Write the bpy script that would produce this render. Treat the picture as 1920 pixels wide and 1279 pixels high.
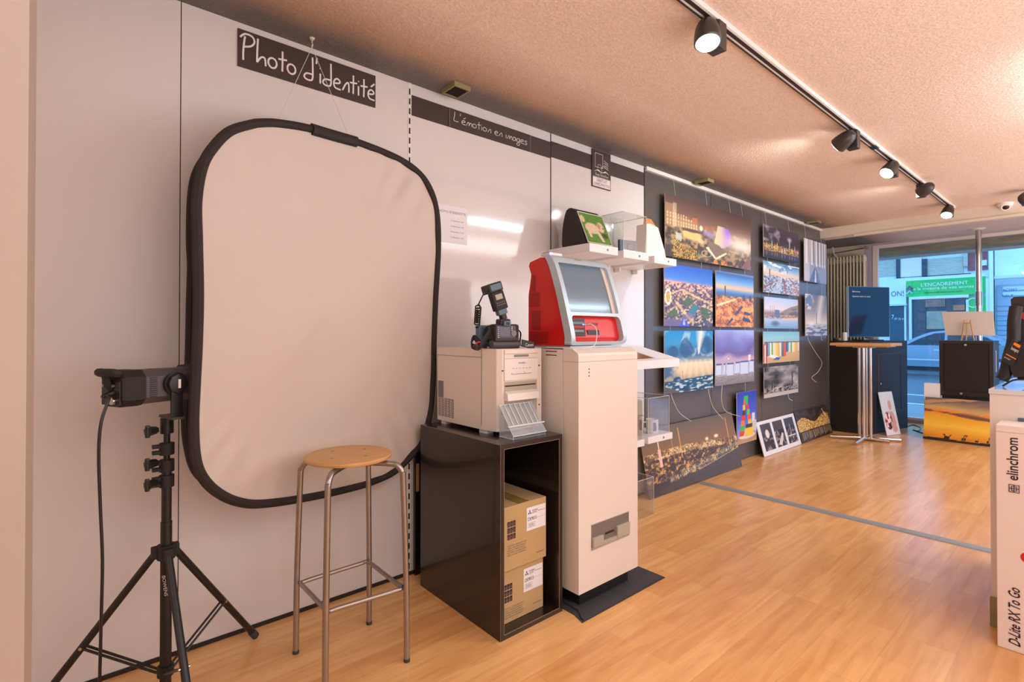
import bpy, bmesh, math, random
import numpy as np
from mathutils import Vector, Matrix
S = bpy.context.scene
for o in list(bpy.data.objects): bpy.data.objects.remove(o)
R = math.radians
# ------------------------------------------------------------------ camera
YAW = math.atan(1124/968.); PITCH = R(0.5); FPX = 968.0
cd = bpy.data.cameras.new('camera'); cam = bpy.data.objects.new('camera', cd); S.collection.objects.link(cam)
cam.location = (2.32, 0, 1.22); cam.rotation_euler = (R(90)+PITCH, 0, YAW)
cd.sensor_width = 36; cd.sensor_fit = 'HORIZONTAL'; cd.lens = FPX/1920*36; cd.shift_y = -23.95/1920
cd.clip_start = 0.05; cd.clip_end = 200
S.camera = cam
S.view_settings.view_transform = 'Standard'; S.view_settings.look = 'None'
S.view_settings.gamma = 1; S.view_settings.use_curve_mapping = False
S.view_settings.exposure = -0.05
# ------------------------------------------------------------------ world + large lights
wd = bpy.data.worlds.new('world'); S.world = wd; wd.use_nodes = True
wn = wd.node_tree.nodes; wl = wd.node_tree.links
bg = wn['Background']; bg.inputs['Color'].default_value = (0.22, 0.53, 1.0, 1); bg.inputs['Strength'].default_value = 3.3
def area(name, loc, size, power, col, rot=(0,0,0), sy=None, spread=None):
    l = bpy.data.lights.new(name, 'AREA'); l.energy = power; l.color = col; l.size = size
    if sy: l.shape = 'RECTANGLE'; l.size_y = sy
    if spread: l.spread = spread
    o = bpy.data.objects.new(name, l); S.collection.objects.link(o); o.location = loc; o.rotation_euler = rot
    return o
WARM = (0.96, 0.98, 1.07)
area('fill_ceiling_back', (3.4, 0.4, 2.44), 1.2, 30, WARM, sy=2.6)  # these three are added area fill at ceiling height, unseen, without fittings
area('fill_ceiling_front', (3.5, 5.2, 2.44), 1.0, 50, (0.97,0.99,1.06), sy=3.4)
area('fill_ceiling_rear', (1.9, -2.0, 2.44), 1.2, 16, WARM, sy=1.2)
# fill lights added out of view, behind the camera position and along the unseen side of the shop
area('fill_bounce', (3.3, 1.2, 1.0), 1.3, 44, WARM, rot=(R(180), 0, 0), sy=2.6)
area('fill_wash', (4.3, 1.6, 1.35), 1.6, 20, WARM, rot=(0, R(90), 0), sy=4.5)
area('fill_far', (3.6, 5.6, 1.0), 1.0, 50, (0.97,0.99,1.06), rot=(R(180), 0, 0), sy=2.8)
area('fill_far_wash', (4.4, 5.2, 1.3), 1.5, 34, (0.97,0.99,1.06), rot=(0, R(90), 0), sy=3.6)

# ------------------------------------------------------------------ geometry helpers
def srgb(r, g, b):
    f = lambda c: ((c/255.)/12.92 if c/255. <= 0.04045 else ((c/255.+0.055)/1.055)**2.4)
    return (f(r), f(g), f(b), 1)
_c, _s = math.cos(PITCH), math.sin(PITCH)
_f0 = (-math.sin(YAW), math.cos(YAW), 0)
_rt = Vector((math.cos(YAW), math.sin(YAW), 0)); _fw = Vector((_f0[0]*_c, _f0[1]*_c, _s)); _up = Vector((-_f0[0]*_s, -_f0[1]*_s, _c))
CAM = Vector((2.32, 0, 1.22)); CYP = 615.55
def hit(u, v, ax, val):                       # measured photo point -> point on a known plane of the room
    r = _fw + _rt*((u-960)/FPX) + _up*((CYP-v)/FPX)
    return CAM + r*((val-CAM[ax])/r[ax])
def WX(u, v, x=0.): return hit(u, v, 0, x)
def WY(u, v, y): return hit(u, v, 1, y)
def WZ(u, v, z=0.): return hit(u, v, 2, z)

class MB:
    def __init__(s): s.v = []; s.f = []; s.m = []; s.sm = []
    def add(s, vs, fs, mi=0, smooth=False):
        n = len(s.v); s.v += [tuple(p) for p in vs]
        s.f += [tuple(i+n for i in f) for f in fs]; s.m += [mi]*len(fs); s.sm += [smooth]*len(fs)
        return s
    def box(s, a, b, mi=0, bev=0.0):
        x0,x1 = sorted((a[0],b[0])); y0,y1 = sorted((a[1],b[1])); z0,z1 = sorted((a[2],b[2]))
        return s.obox(Vector(((x0+x1)/2,(y0+y1)/2,(z0+z1)/2)), Vector((1,0,0)), Vector((0,1,0)), Vector((0,0,1)), (x1-x0)/2, (y1-y0)/2, (z1-z0)/2, mi, bev)
    def obox(s, c, ex, ey, ez, hx, hy, hz, mi=0, bev=0.0):
        bm = bmesh.new(); bmesh.ops.create_cube(bm, size=2)
        for v in bm.verts: v.co = Vector((v.co.x*hx, v.co.y*hy, v.co.z*hz))
        if bev > 0: bmesh.ops.bevel(bm, geom=list(bm.edges), offset=min(bev, hx*.95, hy*.95, hz*.95), segments=2, affect='EDGES', profile=.6)
        bm.verts.index_update()
        vs = [c + ex*v.co.x + ey*v.co.y + ez*v.co.z for v in bm.verts]
        fs = [[v.index for v in f.verts] for f in bm.faces]; bm.free()
        return s.add(vs, fs, mi)
    def tube(s, path, r, n=10, mi=0, cap=True, closed=False, flat=None):
        P = [Vector(p) for p in path]; rs = r if isinstance(r, (list, tuple)) else [r]*len(P)
        vs = []; m = len(P); prev = None
        for i, p in enumerate(P):
            if closed: t = P[(i+1) % m] - P[i-1]
            else: t = P[min(i+1, m-1)] - P[max(i-1, 0)]
            if t.length < 1e-9: t = Vector((0,0,1))
            t.normalize()
            if flat is not None:
                a = flat[0] - t*flat[0].dot(t); a.normalize(); b = t.cross(a); ra, rb = rs[i], rs[i]*flat[1]
            else:
                if prev is None: a = t.orthogonal().normalized()
                else:
                    a = prev - t*prev.dot(t)
                    a = a.normalized() if a.length > 1e-6 else t.orthogonal().normalized()
                prev = a; b = t.cross(a); ra = rb = rs[i]
            for k in range(n):
                q = 2*math.pi*k/n; vs.append(p + a*(math.cos(q)*ra) + b*(math.sin(q)*rb))
        fs = []
        for i in range(m if closed else m-1):
            j = (i+1) % m
            for k in range(n): fs.append((i*n+k, i*n+(k+1) % n, j*n+(k+1) % n, j*n+k))
        if cap and not closed: fs.append(tuple(range(n))[::-1]); fs.append(tuple((m-1)*n+k for k in range(n)))
        return s.add(vs, fs, mi, True)
    def cyl(s, p0, p1, r, r1=None, n=20, mi=0):
        return s.tube([p0, p1], [r, r if r1 is None else r1], n, mi)
    def lathe(s, o, ax, prof, n=24, mi=0):     # prof: (radius, height)
        ax = Vector(ax).normalized(); a = ax.orthogonal().normalized(); b = ax.cross(a); o = Vector(o); vs = []; fs = []
        for (r, h) in prof:
            for k in range(n):
                q = 2*math.pi*k/n; vs.append(o + ax*h + a*(math.cos(q)*r) + b*(math.sin(q)*r))
        for i in range(len(prof)-1):
            for k in range(n): fs.append((i*n+k, i*n+(k+1) % n, (i+1)*n+(k+1) % n, (i+1)*n+k))
        fs.append(tuple(range(n))[::-1]); fs.append(tuple((len(prof)-1)*n+k for k in range(n)))
        return s.add(vs, fs, mi, True)
    def prism(s, pts, d, mi=0, smooth=False):  # pts: 3-D polygon, d: extrusion vector
        P = [Vector(p) for p in pts]; d = Vector(d); n = len(P)
        vs = P + [p+d for p in P]
        fs = [tuple(range(n))[::-1], tuple(range(n, 2*n))] + [(i, (i+1) % n, n+(i+1) % n, n+i) for i in range(n)]
        s.add(vs, fs[:2], mi, False); k = len(s.v)-2*n
        s.f += [tuple(i+k for i in f) for f in fs[2:]]; s.m += [mi]*n; s.sm += [smooth]*n
        return s
    def grid(s, fn, nu, nv, mi=0, smooth=True):
        vs = [fn(i/nu, j/nv) for j in range(nv+1) for i in range(nu+1)]
        fs = [(j*(nu+1)+i, j*(nu+1)+i+1, (j+1)*(nu+1)+i+1, (j+1)*(nu+1)+i) for j in range(nv) for i in range(nu)]
        return s.add(vs, fs, mi, smooth)
    def build(s, name, mats, parent=None, fixn=True, ang=None):
        if not isinstance(mats, (list, tuple)): mats = [mats]
        V = np.array([tuple(p) for p in s.v], dtype=float)
        if parent is None:
            off = np.array([(V[:,0].min()+V[:,0].max())/2, (V[:,1].min()+V[:,1].max())/2, V[:,2].min()])
        else: off = np.array(WO[parent.name])
        me = bpy.data.meshes.new(name); me.from_pydata([tuple(p) for p in (V-off)], [], s.f)
        for m in mats: me.materials.append(m)
        me.polygons.foreach_set('material_index', s.m); me.polygons.foreach_set('use_smooth', s.sm)
        if fixn:
            bm = bmesh.new(); bm.from_mesh(me); bmesh.ops.recalc_face_normals(bm, faces=bm.faces); bm.to_mesh(me); bm.free()
        if ang is None: ang = R(40)
        try: me.set_sharp_from_angle(angle=ang)
        except Exception: pass
        me.polygons.foreach_set('use_smooth', s.sm)
        o = bpy.data.objects.new(name, me); S.collection.objects.link(o)
        if parent is None: o.location = off
        else: o.parent = parent
        WO[o.name] = tuple(off)
        return o
WO = {}
def thing(name, label, cat, loc, group=None):
    o = bpy.data.objects.new(name, None); S.collection.objects.link(o); o.location = loc; o.empty_display_size = .05
    o['label'] = label; o['category'] = cat; WO[o.name] = tuple(loc)
    if group: o['group'] = group
    return o
def tag(o, label, cat, group=None):
    o['label'] = label; o['category'] = cat
    if group: o['group'] = group
    return o
def struct(o): o['kind'] = 'structure'; return o
def B(a, b, bev=0.0): return MB().box(a, b, 0, bev)

# ------------------------------------------------------------------ materials
def mat(name, col, rough=.5, metal=0., bump=0., bscale=200., var=0., vscale=4., emit=None, es=1., coat=0., stretch=None, spec=None):
    m = bpy.data.materials.new(name); m.use_nodes = True; nt = m.node_tree; p = nt.nodes['Principled BSDF']
    p.inputs['Base Color'].default_value = col; p.inputs['Roughness'].default_value = rough; p.inputs['Metallic'].default_value = metal
    if coat: p.inputs['Coat Weight'].default_value = coat; p.inputs['Coat Roughness'].default_value = .05
    if spec is not None: p.inputs['Specular IOR Level'].default_value = spec
    tc = nt.nodes.new('ShaderNodeTexCoord'); mp = nt.nodes.new('ShaderNodeMapping'); nt.links.new(tc.outputs['Object'], mp.inputs[0])
    if stretch: mp.inputs['Scale'].default_value = stretch
    n = nt.nodes.new('ShaderNodeTexNoise'); n.inputs['Scale'].default_value = vscale; n.inputs['Detail'].default_value = 4; nt.links.new(mp.outputs[0], n.inputs[0])
    v = var if var else .03
    mr = nt.nodes.new('ShaderNodeMapRange'); mr.inputs[3].default_value = 1-v; mr.inputs[4].default_value = 1+v; nt.links.new(n.outputs[0], mr.inputs[0])
    mx = nt.nodes.new('ShaderNodeVectorMath'); mx.operation = 'SCALE'; mx.inputs[0].default_value = col[:3]; nt.links.new(mr.outputs[0], mx.inputs['Scale'])
    nt.links.new(mx.outputs[0], p.inputs['Base Color'])
    if bump:
        n2 = nt.nodes.new('ShaderNodeTexNoise'); n2.inputs['Scale'].default_value = bscale; nt.links.new(mp.outputs[0], n2.inputs[0])
        bp = nt.nodes.new('ShaderNodeBump'); bp.inputs['Strength'].default_value = bump; bp.inputs['Distance'].default_value = .002
        nt.links.new(n2.outputs[0], bp.inputs['Height']); nt.links.new(bp.outputs[0], p.inputs['Normal'])
    if emit: p.inputs['Emission Color'].default_value = emit; p.inputs['Emission Strength'].default_value = es
    return m
def clear(name, tint, gl=.08, rough=.02):
    m = bpy.data.materials.new(name); m.use_nodes = True; nt = m.node_tree; nt.nodes.clear()
    o = nt.nodes.new('ShaderNodeOutputMaterial'); t = nt.nodes.new('ShaderNodeBsdfTransparent'); g = nt.nodes.new('ShaderNodeBsdfGlossy'); mx = nt.nodes.new('ShaderNodeMixShader')
    t.inputs[0].default_value = tint; g.inputs['Roughness'].default_value = rough
    lw = nt.nodes.new('ShaderNodeLayerWeight'); lw.inputs[0].default_value = .35
    mr = nt.nodes.new('ShaderNodeMapRange'); mr.inputs[3].default_value = gl*.5; mr.inputs[4].default_value = gl*3.5
    nt.links.new(lw.outputs['Fresnel'], mr.inputs[0]); nt.links.new(mr.outputs[0], mx.inputs[0])
    nt.links.new(t.outputs[0], mx.inputs[1]); nt.links.new(g.outputs[0], mx.inputs[2]); nt.links.new(mx.outputs[0], o.inputs[0])
    return m
M = {}
M['wall_white'] = mat('white_laminate_panel', srgb(226,222,219), .09, var=.012, vscale=3, coat=0., spec=.9)
M['wall_matte'] = mat('white_matte_panel', srgb(226,219,214), .42, var=.015, vscale=2)
M['wall_black'] = mat('black_laminate_panel', srgb(88,83,81), .32, var=.08, vscale=5, coat=.15)
M['paint'] = mat('old_white_paint', srgb(225,212,194), .6, var=.05, vscale=6)
M['purple_paint'] = mat('lilac_grey_paint', srgb(186,178,196), .6, var=.05)
M['white'] = mat('white_plastic', srgb(235,231,226), .4)
M['shelf_white'] = mat('white_lacquer_shelf', srgb(240,238,236), .35)
M['beige'] = mat('warm_white_metal', srgb(233,222,212), .38, var=.02)
M['black'] = mat('black_plastic', srgb(30,28,28), .38)
M['black_rough'] = mat('black_rough_plastic', srgb(34,31,30), .6, bump=.4, bscale=900)
M['black_lam'] = mat('black_cabinet_laminate', srgb(36,28,24), .26, var=.15, vscale=8, coat=.3)
M['black_matt'] = mat('black_matt_laminate', srgb(36,31,30), .55, spec=.3)
M['edge'] = mat('worn_edge_band', srgb(150,122,96), .5, var=.3, vscale=60)
M['seam'] = mat('dark_gap', srgb(40,30,26), .7)
M['grey'] = mat('grey_plastic', srgb(128,128,128), .4)
M['dgrey'] = mat('charcoal_plastic', srgb(84,78,80), .42)
M['flashgrey'] = mat('blue_grey_plastic', srgb(88,118,136), .3)
M['chrome'] = mat('chrome_tube', srgb(205,200,196), .16, 1.)
M['steel'] = mat('grey_painted_steel', srgb(168,160,154), .28, .85, var=.1, vscale=30)
M['alu'] = mat('brushed_aluminium', srgb(165,168,170), .3, .8)
M['brown_band'] = mat('dark_brown_vinyl', srgb(70,54,50), .5, var=.03)
M['letters'] = mat('white_lettering', srgb(240,232,230), .5)
M['ink'] = mat('dark_ink', srgb(48,30,50), .5)
M['inkgrey'] = mat('grey_ink', srgb(120,112,112), .6)
M['rim'] = mat('black_webbing', srgb(44,36,34), .75, bump=.5, bscale=700)
M['cream'] = mat('cream_backdrop_fabric', srgb(214,202,192), .85, bump=.15, bscale=500)
M['cord'] = mat('off_white_cord', srgb(222,212,196), .6)
M['plywood'] = mat('pale_plywood', srgb(205,158,98), .4, var=.16, vscale=9, stretch=(9,1.2,3))
M['tablewood'] = mat('light_beech', srgb(214,160,104), .35, var=.08, vscale=10, stretch=(1,8,1))
M['carton'] = mat('brown_cardboard', srgb(190,160,112), .8, var=.06, vscale=12)
M['red'] = mat('red_plastic', srgb(212,26,22), .33, coat=.1)
M['silver'] = mat('silver_plastic', srgb(188,208,220), .3, .2)
M['screen'] = mat('grey_touch_screen', srgb(96,108,120), .12, emit=srgb(120,150,170), es=.25)
M['rubber'] = mat('dark_grey_rubber_mat', srgb(62,62,66), .7, var=.15, vscale=30)
M['slot'] = mat('slot_grey', srgb(178,172,156), .4)
M['acrylic'] = clear('clear_acrylic', (.975,.985,.985,1), .07)
M['acryledge'] = mat('acrylic_edge', srgb(225,228,228), .2)
M['glass'] = clear('window_glass', (.95,.98,1.0,1), .05)
M['label'] = mat('white_label_paper', srgb(238,238,242), .6)
M['radiator'] = mat('cream_radiator_enamel', srgb(232,222,196), .4, var=.05)
M['tvscreen'] = mat('dark_blue_screen', srgb(4,18,34), .10, emit=srgb(0,52,100), es=.25, spec=.3)
M['orange'] = mat('orange_print', srgb(245,130,20), .4)
M['green'] = mat('green_shop_sign', srgb(15,175,85), .5, emit=srgb(15,175,85), es=.25)
M['lampglow'] = mat('lamp_glow', (1,1,1,1), .4, emit=(.92,1,.98,1), es=22)
M['tubeglow'] = mat('tube_glow', (1,1,1,1), .4, emit=(.62,.86,1,1), es=55)
M['spot'] = mat('charcoal_spot_metal', srgb(70,66,62), .35, .4)
M['olive'] = mat('olive_plastic', srgb(150,140,96), .5)
M['red2'] = mat('red_cloth', srgb(190,40,40), .6)
M['blueled'] = mat('blue_led', (0,0,1,1), .4, emit=(.1,.15,1,1), es=10)

def floor_mat():
    m = bpy.data.materials.new('laminate_floor'); m.use_nodes = True; nt = m.node_tree; N = nt.nodes; L = nt.links; p = N['Principled BSDF']
    tc = N.new('ShaderNodeTexCoord'); sep = N.new('ShaderNodeSeparateXYZ'); cmb = N.new('ShaderNodeCombineXYZ')
    L.new(tc.outputs['Object'], sep.inputs[0]); L.new(sep.outputs['Y'], cmb.inputs['X']); L.new(sep.outputs['X'], cmb.inputs['Y'])
    def brick(w, h, c1, c2, ms):
        b = N.new('ShaderNodeTexBrick'); b.inputs['Scale'].default_value = 1; b.inputs['Brick Width'].default_value = w; b.inputs['Row Height'].default_value = h
        b.inputs['Color1'].default_value = c1; b.inputs['Color2'].default_value = c2; b.inputs['Mortar Size'].default_value = ms
        b.inputs['Mortar'].default_value = srgb(196,140,86); b.offset = .37; b.offset_frequency = 2; b.inputs['Bias'].default_value = 0
        L.new(cmb.outputs[0], b.inputs['Vector']); return b
    b1 = brick(1.28, .193, srgb(244,188,122), srgb(220,156,92), .0009)
    b2 = brick(.64, .0965, srgb(246,196,132), srgb(224,162,98), .0)
    m1 = N.new('ShaderNodeMix'); m1.data_type = 'RGBA'; m1.inputs[0].default_value = .45; L.new(b1.outputs[0], m1.inputs[6]); L.new(b2.outputs[0], m1.inputs[7])
    mp = N.new('ShaderNodeMapping'); mp.inputs['Scale'].default_value = (1.6, 16, 1); L.new(cmb.outputs[0], mp.inputs[0])
    n = N.new('ShaderNodeTexNoise'); n.inputs['Scale'].default_value = 1.6; n.inputs['Detail'].default_value = 8; n.inputs['Distortion'].default_value = .8; L.new(mp.outputs[0], n.inputs[0])
    r = N.new('ShaderNodeValToRGB'); r.color_ramp.elements[0].position = .35; r.color_ramp.elements[0].color = (.74,.64,.54,1); r.color_ramp.elements[1].position = .62; r.color_ramp.elements[1].color = (1,1,1,1)
    L.new(n.outputs[0], r.inputs[0])
    m2 = N.new('ShaderNodeMix'); m2.data_type = 'RGBA'; m2.blend_type = 'MULTIPLY'; m2.inputs[0].default_value = .55; L.new(m1.outputs[2], m2.inputs[6]); L.new(r.outputs[0], m2.inputs[7])
    L.new(m2.outputs[2], p.inputs['Base Color']); p.inputs['Roughness'].default_value = .24; p.inputs['Specular IOR Level'].default_value = .5
    n3 = N.new('ShaderNodeTexNoise'); n3.inputs['Scale'].default_value = 40; L.new(cmb.outputs[0], n3.inputs[0])
    bp = N.new('ShaderNodeBump'); bp.inputs['Strength'].default_value = .08; bp.inputs['Distance'].default_value = .002; L.new(n3.outputs[0], bp.inputs['Height']); L.new(bp.outputs[0], p.inputs['Normal'])
    return m
def ceil_mat():
    m = bpy.data.materials.new('stippled_ceiling'); m.use_nodes = True; nt = m.node_tree; N = nt.nodes; L = nt.links; p = N['Principled BSDF']
    tc = N.new('ShaderNodeTexCoord'); sep = N.new('ShaderNodeSeparateXYZ'); L.new(tc.outputs['Object'], sep.inputs[0])
    n = N.new('ShaderNodeTexNoise'); n.inputs['Scale'].default_value = 95; n.inputs['Detail'].default_value = 3; L.new(tc.outputs['Object'], n.inputs[0])
    n2 = N.new('ShaderNodeTexNoise'); n2.inputs['Scale'].default_value = 3; n2.inputs['Detail'].default_value = 5; L.new(tc.outputs['Object'], n2.inputs[0])
    # greyer strip along the top of the wall panels
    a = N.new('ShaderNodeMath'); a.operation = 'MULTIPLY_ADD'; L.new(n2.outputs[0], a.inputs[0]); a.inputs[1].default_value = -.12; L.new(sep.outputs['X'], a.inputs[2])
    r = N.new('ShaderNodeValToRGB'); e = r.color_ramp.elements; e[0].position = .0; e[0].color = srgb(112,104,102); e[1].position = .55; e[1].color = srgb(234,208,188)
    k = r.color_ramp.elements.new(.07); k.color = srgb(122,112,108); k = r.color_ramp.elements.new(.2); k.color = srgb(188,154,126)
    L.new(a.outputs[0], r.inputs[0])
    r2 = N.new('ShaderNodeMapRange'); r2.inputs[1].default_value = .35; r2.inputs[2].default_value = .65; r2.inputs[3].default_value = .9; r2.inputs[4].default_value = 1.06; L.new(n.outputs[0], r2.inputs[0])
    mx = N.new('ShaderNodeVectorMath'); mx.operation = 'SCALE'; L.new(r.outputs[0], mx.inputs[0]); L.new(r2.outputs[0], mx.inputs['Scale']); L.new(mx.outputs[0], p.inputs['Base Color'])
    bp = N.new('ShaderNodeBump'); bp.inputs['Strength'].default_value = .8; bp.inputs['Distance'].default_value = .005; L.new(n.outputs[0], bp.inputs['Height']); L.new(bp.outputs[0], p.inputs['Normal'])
    p.inputs['Roughness'].default_value = .6
    return m
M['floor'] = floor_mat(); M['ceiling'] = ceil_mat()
vc = bpy.data.materials.new('printed_photograph'); vc.use_nodes = True
_a = vc.node_tree.nodes.new('ShaderNodeAttribute'); _a.attribute_name = 'Print'
vc.node_tree.links.new(_a.outputs['Color'], vc.node_tree.nodes['Principled BSDF'].inputs['Base Color']); vc.node_tree.nodes['Principled BSDF'].inputs['Roughness'].default_value = .35
M['print'] = vc

# ------------------------------------------------------------------ lettering
def text(parent, s, o, ux, uy, size, material, name='lettering', width=None, shear=0., align='LEFT', ext=.0004, bold=0.):
    cu = bpy.data.curves.new('txt', 'FONT'); cu.body = s; cu.size = 1; cu.extrude = 0; cu.offset = bold; cu.shear = shear; cu.align_x = align; cu.resolution_u = 3
    t = bpy.data.objects.new('txt', cu); S.collection.objects.link(t)
    dg = bpy.context.evaluated_depsgraph_get(); me = bpy.data.meshes.new_from_object(t.evaluated_get(dg))
    bpy.data.objects.remove(t); bpy.data.curves.remove(cu)
    ux = Vector(ux).normalized(); uy = Vector(uy).normalized(); n = ux.cross(uy); o = Vector(o); off = Vector(WO[parent.name])
    xs = [v.co.x for v in me.vertices] or [0, 1]; w = max(xs)-min(xs); sx = size if width is None else width/w; 1
    x0 = min(xs) if align == 'LEFT' else 0
    for v in me.vertices: v.co = o + ux*((v.co.x-x0)*sx) + uy*(v.co.y*size) + n*ext - off
    me.materials.clear(); me.materials.append(material)
    ob = bpy.data.objects.new(name, me); S.collection.objects.link(ob); ob.parent = parent; WO[ob.name] = tuple(off)
    return ob
_circ = [(.22+.2*math.cos(a), .22+.2*math.sin(a)) for a in [math.pi/2+i*math.pi/5 for i in range(11)]]
GL = {
 'P': (.68, [[(.12,-.02),(.12,.3),(.16,.7),(.2,.92)], [(-.02,.84),(.2,1.02),(.52,1.0),(.62,.8),(.45,.6),(.12,.5)]]),
 'h': (.56, [[(.1,1),(.07,.5),(.06,.06)],[(.06,.06),(.25,.3),(.42,.3),(.46,0)]]),
 'o': (.5, [_circ]), 't': (.42, [[(.2,.82),(.2,.4),(.19,0)],[(0,.47),(.2,.49),(.42,.52)]]),
 'd': (.58, [[(.45,1),(.46,.6),(.45,.1),(.3,.0),(.1,.02),(.02,.12),(.15,.26),(.45,.28)]]),
 "'": (.2, [[(.1,1.05),(.07,.78)]]), 'i': (.2, [[(.08,.42),(.08,0)],[(.08,.62),(.09,.65)]]),
 'e': (.48, [[(.05,.22),(.3,.26),(.38,.34),(.26,.44),(.1,.38),(.03,.2),(.12,.03),(.42,.0)]]),
 'n': (.46, [[(.04,.02),(.2,.3),(.34,.42),(.4,.3),(.4,0)]]),
 'm': (.66, [[(.04,.02),(.14,.3),(.24,.4),(.3,.3),(.3,.04),(.4,.32),(.5,.4),(.58,.28),(.6,0)]]),
 'L': (.6, [[(.12,1.05),(.08,.6),(.04,.12),(.5,.1)]]),
 'a': (.48, [[(.38,.36),(.15,.42),(.04,.2),(.14,.0),(.34,.18),(.38,.42),(.42,0)]]),
 'g': (.48, [[(.38,.36),(.15,.42),(.04,.2),(.14,.0),(.34,.18),(.38,.42),(.36,-.25),(.15,-.38),(.02,-.2),(.3,-.04)]]),
 's': (.4, [[(.35,.42),(.1,.4),(.12,.26),(.32,.16),(.24,.0),(.02,.0)]]),
 'V': (.5, [[(0,.9),(.2,0),(.5,1)]]), 'v': (.4, [[(0,.4),(.15,0),(.35,.45)]]), 'z': (.4, [[(0,.4),(.35,.4),(.02,0),(.36,0)]]), 'l': (.2, [[(.1,1),(.08,0)]]), ' ': (.34, []),
}
GL['\u00e9'] = (.48, GL['e'][1] + [[(.2,.58),(.42,.76)]])
def smooth(P, k=4):
    if len(P) < 3: return P
    Q = []
    for i in range(len(P)-1):
        p0 = P[max(i-1,0)]; p1 = P[i]; p2 = P[i+1]; p3 = P[min(i+2, len(P)-1)]
        for j in range(k):
            t = j/k
            Q.append(tuple(.5*((2*p1[a]) + (-p0[a]+p2[a])*t + (2*p0[a]-5*p1[a]+4*p2[a]-p3[a])*t*t + (-p0[a]+3*p1[a]-3*p2[a]+p3[a])*t**3) for a in range(len(p1))))
    Q.append(P[-1]); return Q
def script_text(parent, s, o, ux, uy, width, height, r, material):
    ux = Vector(ux); uy = Vector(uy); n = ux.cross(uy); tot = sum(GL[c][0] for c in s); k = width/tot; x = 0; mb = MB(); o = Vector(o)
    for c in s:
        w, st = GL[c]
        for q in st:
            mb.tube([o + ux*((x+p[0])*k) + uy*(p[1]*height) for p in smooth(q)], r, 6, flat=(n, .999))
        x += w
    # press the strokes flat
    mb.v = [tuple(Vector(p) - n*((Vector(p)-o).dot(n)*.75) + n*.0008) for p in mb.v]
    return mb.build('lettering', material, parent)

# ------------------------------------------------------------------ printed pictures
def hsh(ix, iy, s):
    n = (ix*374761393 + iy*668265263 + s*1442695041).astype(np.int64) & 0x7fffffff
    n = ((n ^ (n >> 13))*1274126177) & 0x7fffffff
    return ((n ^ (n >> 16)) & 0xffff)/65535.
def vnoise(x, y, s=0):
    ix = np.floor(x).astype(np.int64); iy = np.floor(y).astype(np.int64); fx = x-ix; fy = y-iy; fx = fx*fx*(3-2*fx); fy = fy*fy*(3-2*fy)
    return (hsh(ix,iy,s)*(1-fx)+hsh(ix+1,iy,s)*fx)*(1-fy) + (hsh(ix,iy+1,s)*(1-fx)+hsh(ix+1,iy+1,s)*fx)*fy
def fbm(x, y, s=0, o=4):
    t = 0; a = .5; 
    for i in range(o): t = t + a*vnoise(x*2**i, y*2**i, s+i*17); a *= .5
    return t/(1-.5**o)
class Art:
    def __init__(s, nx, ny):
        u, v = np.meshgrid(np.linspace(0,1,nx+1), np.linspace(0,1,ny+1)); s.U = u; s.V = v; s.C = np.zeros(u.shape+(3,)); s.rg = np.random.default_rng(nx*31+ny)
    def put(s, col, a=1.):
        a = np.clip(np.asarray(a, float)*np.ones_like(s.U), 0, 1)[..., None]; s.C = s.C*(1-a) + np.array(col, float)*a
    def ramp(s, stops, t):
        ks = [k for k, _ in stops]; out = np.stack([np.interp(t, ks, [c[i] for _, c in stops]) for i in range(3)], -1); return out
    def layer(s, arr, a=1.):
        a = np.clip(np.asarray(a, float)*np.ones_like(s.U), 0, 1)[..., None]; s.C = s.C*(1-a) + arr*a
    def rect(s, u0, u1, v0, v1): return ((s.U >= u0) & (s.U <= u1) & (s.V >= v0) & (s.V <= v1)).astype(float)
    def ell(s, u, v, a, b, e=.15): 
        d = np.sqrt(((s.U-u)/a)**2 + ((s.V-v)/b)**2); return np.clip((1-d)/e, 0, 1)
    def poly(s, P):
        ins = np.zeros(s.U.shape, bool); n = len(P)
        for i in range(n):
            x0, y0 = P[i]; x1, y1 = P[(i+1) % n]
            if y0 == y1: continue
            c = ((y0 > s.V) != (y1 > s.V)) & (s.U < (x1-x0)*(s.V-y0)/(y1-y0)+x0); ins ^= c
        return ins.astype(float)
    def sparkle(s, cols, mask, dens=.2):
        r = s.rg.random(s.U.shape); k = s.rg.integers(0, len(cols), s.U.shape); arr = np.array(cols, float)[k]; s.layer(arr, (r < dens)*mask)
def sm(n, a, b): t = np.clip((n-a)/(b-a), 0, 1); return t*t*(3-2*t)
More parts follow.
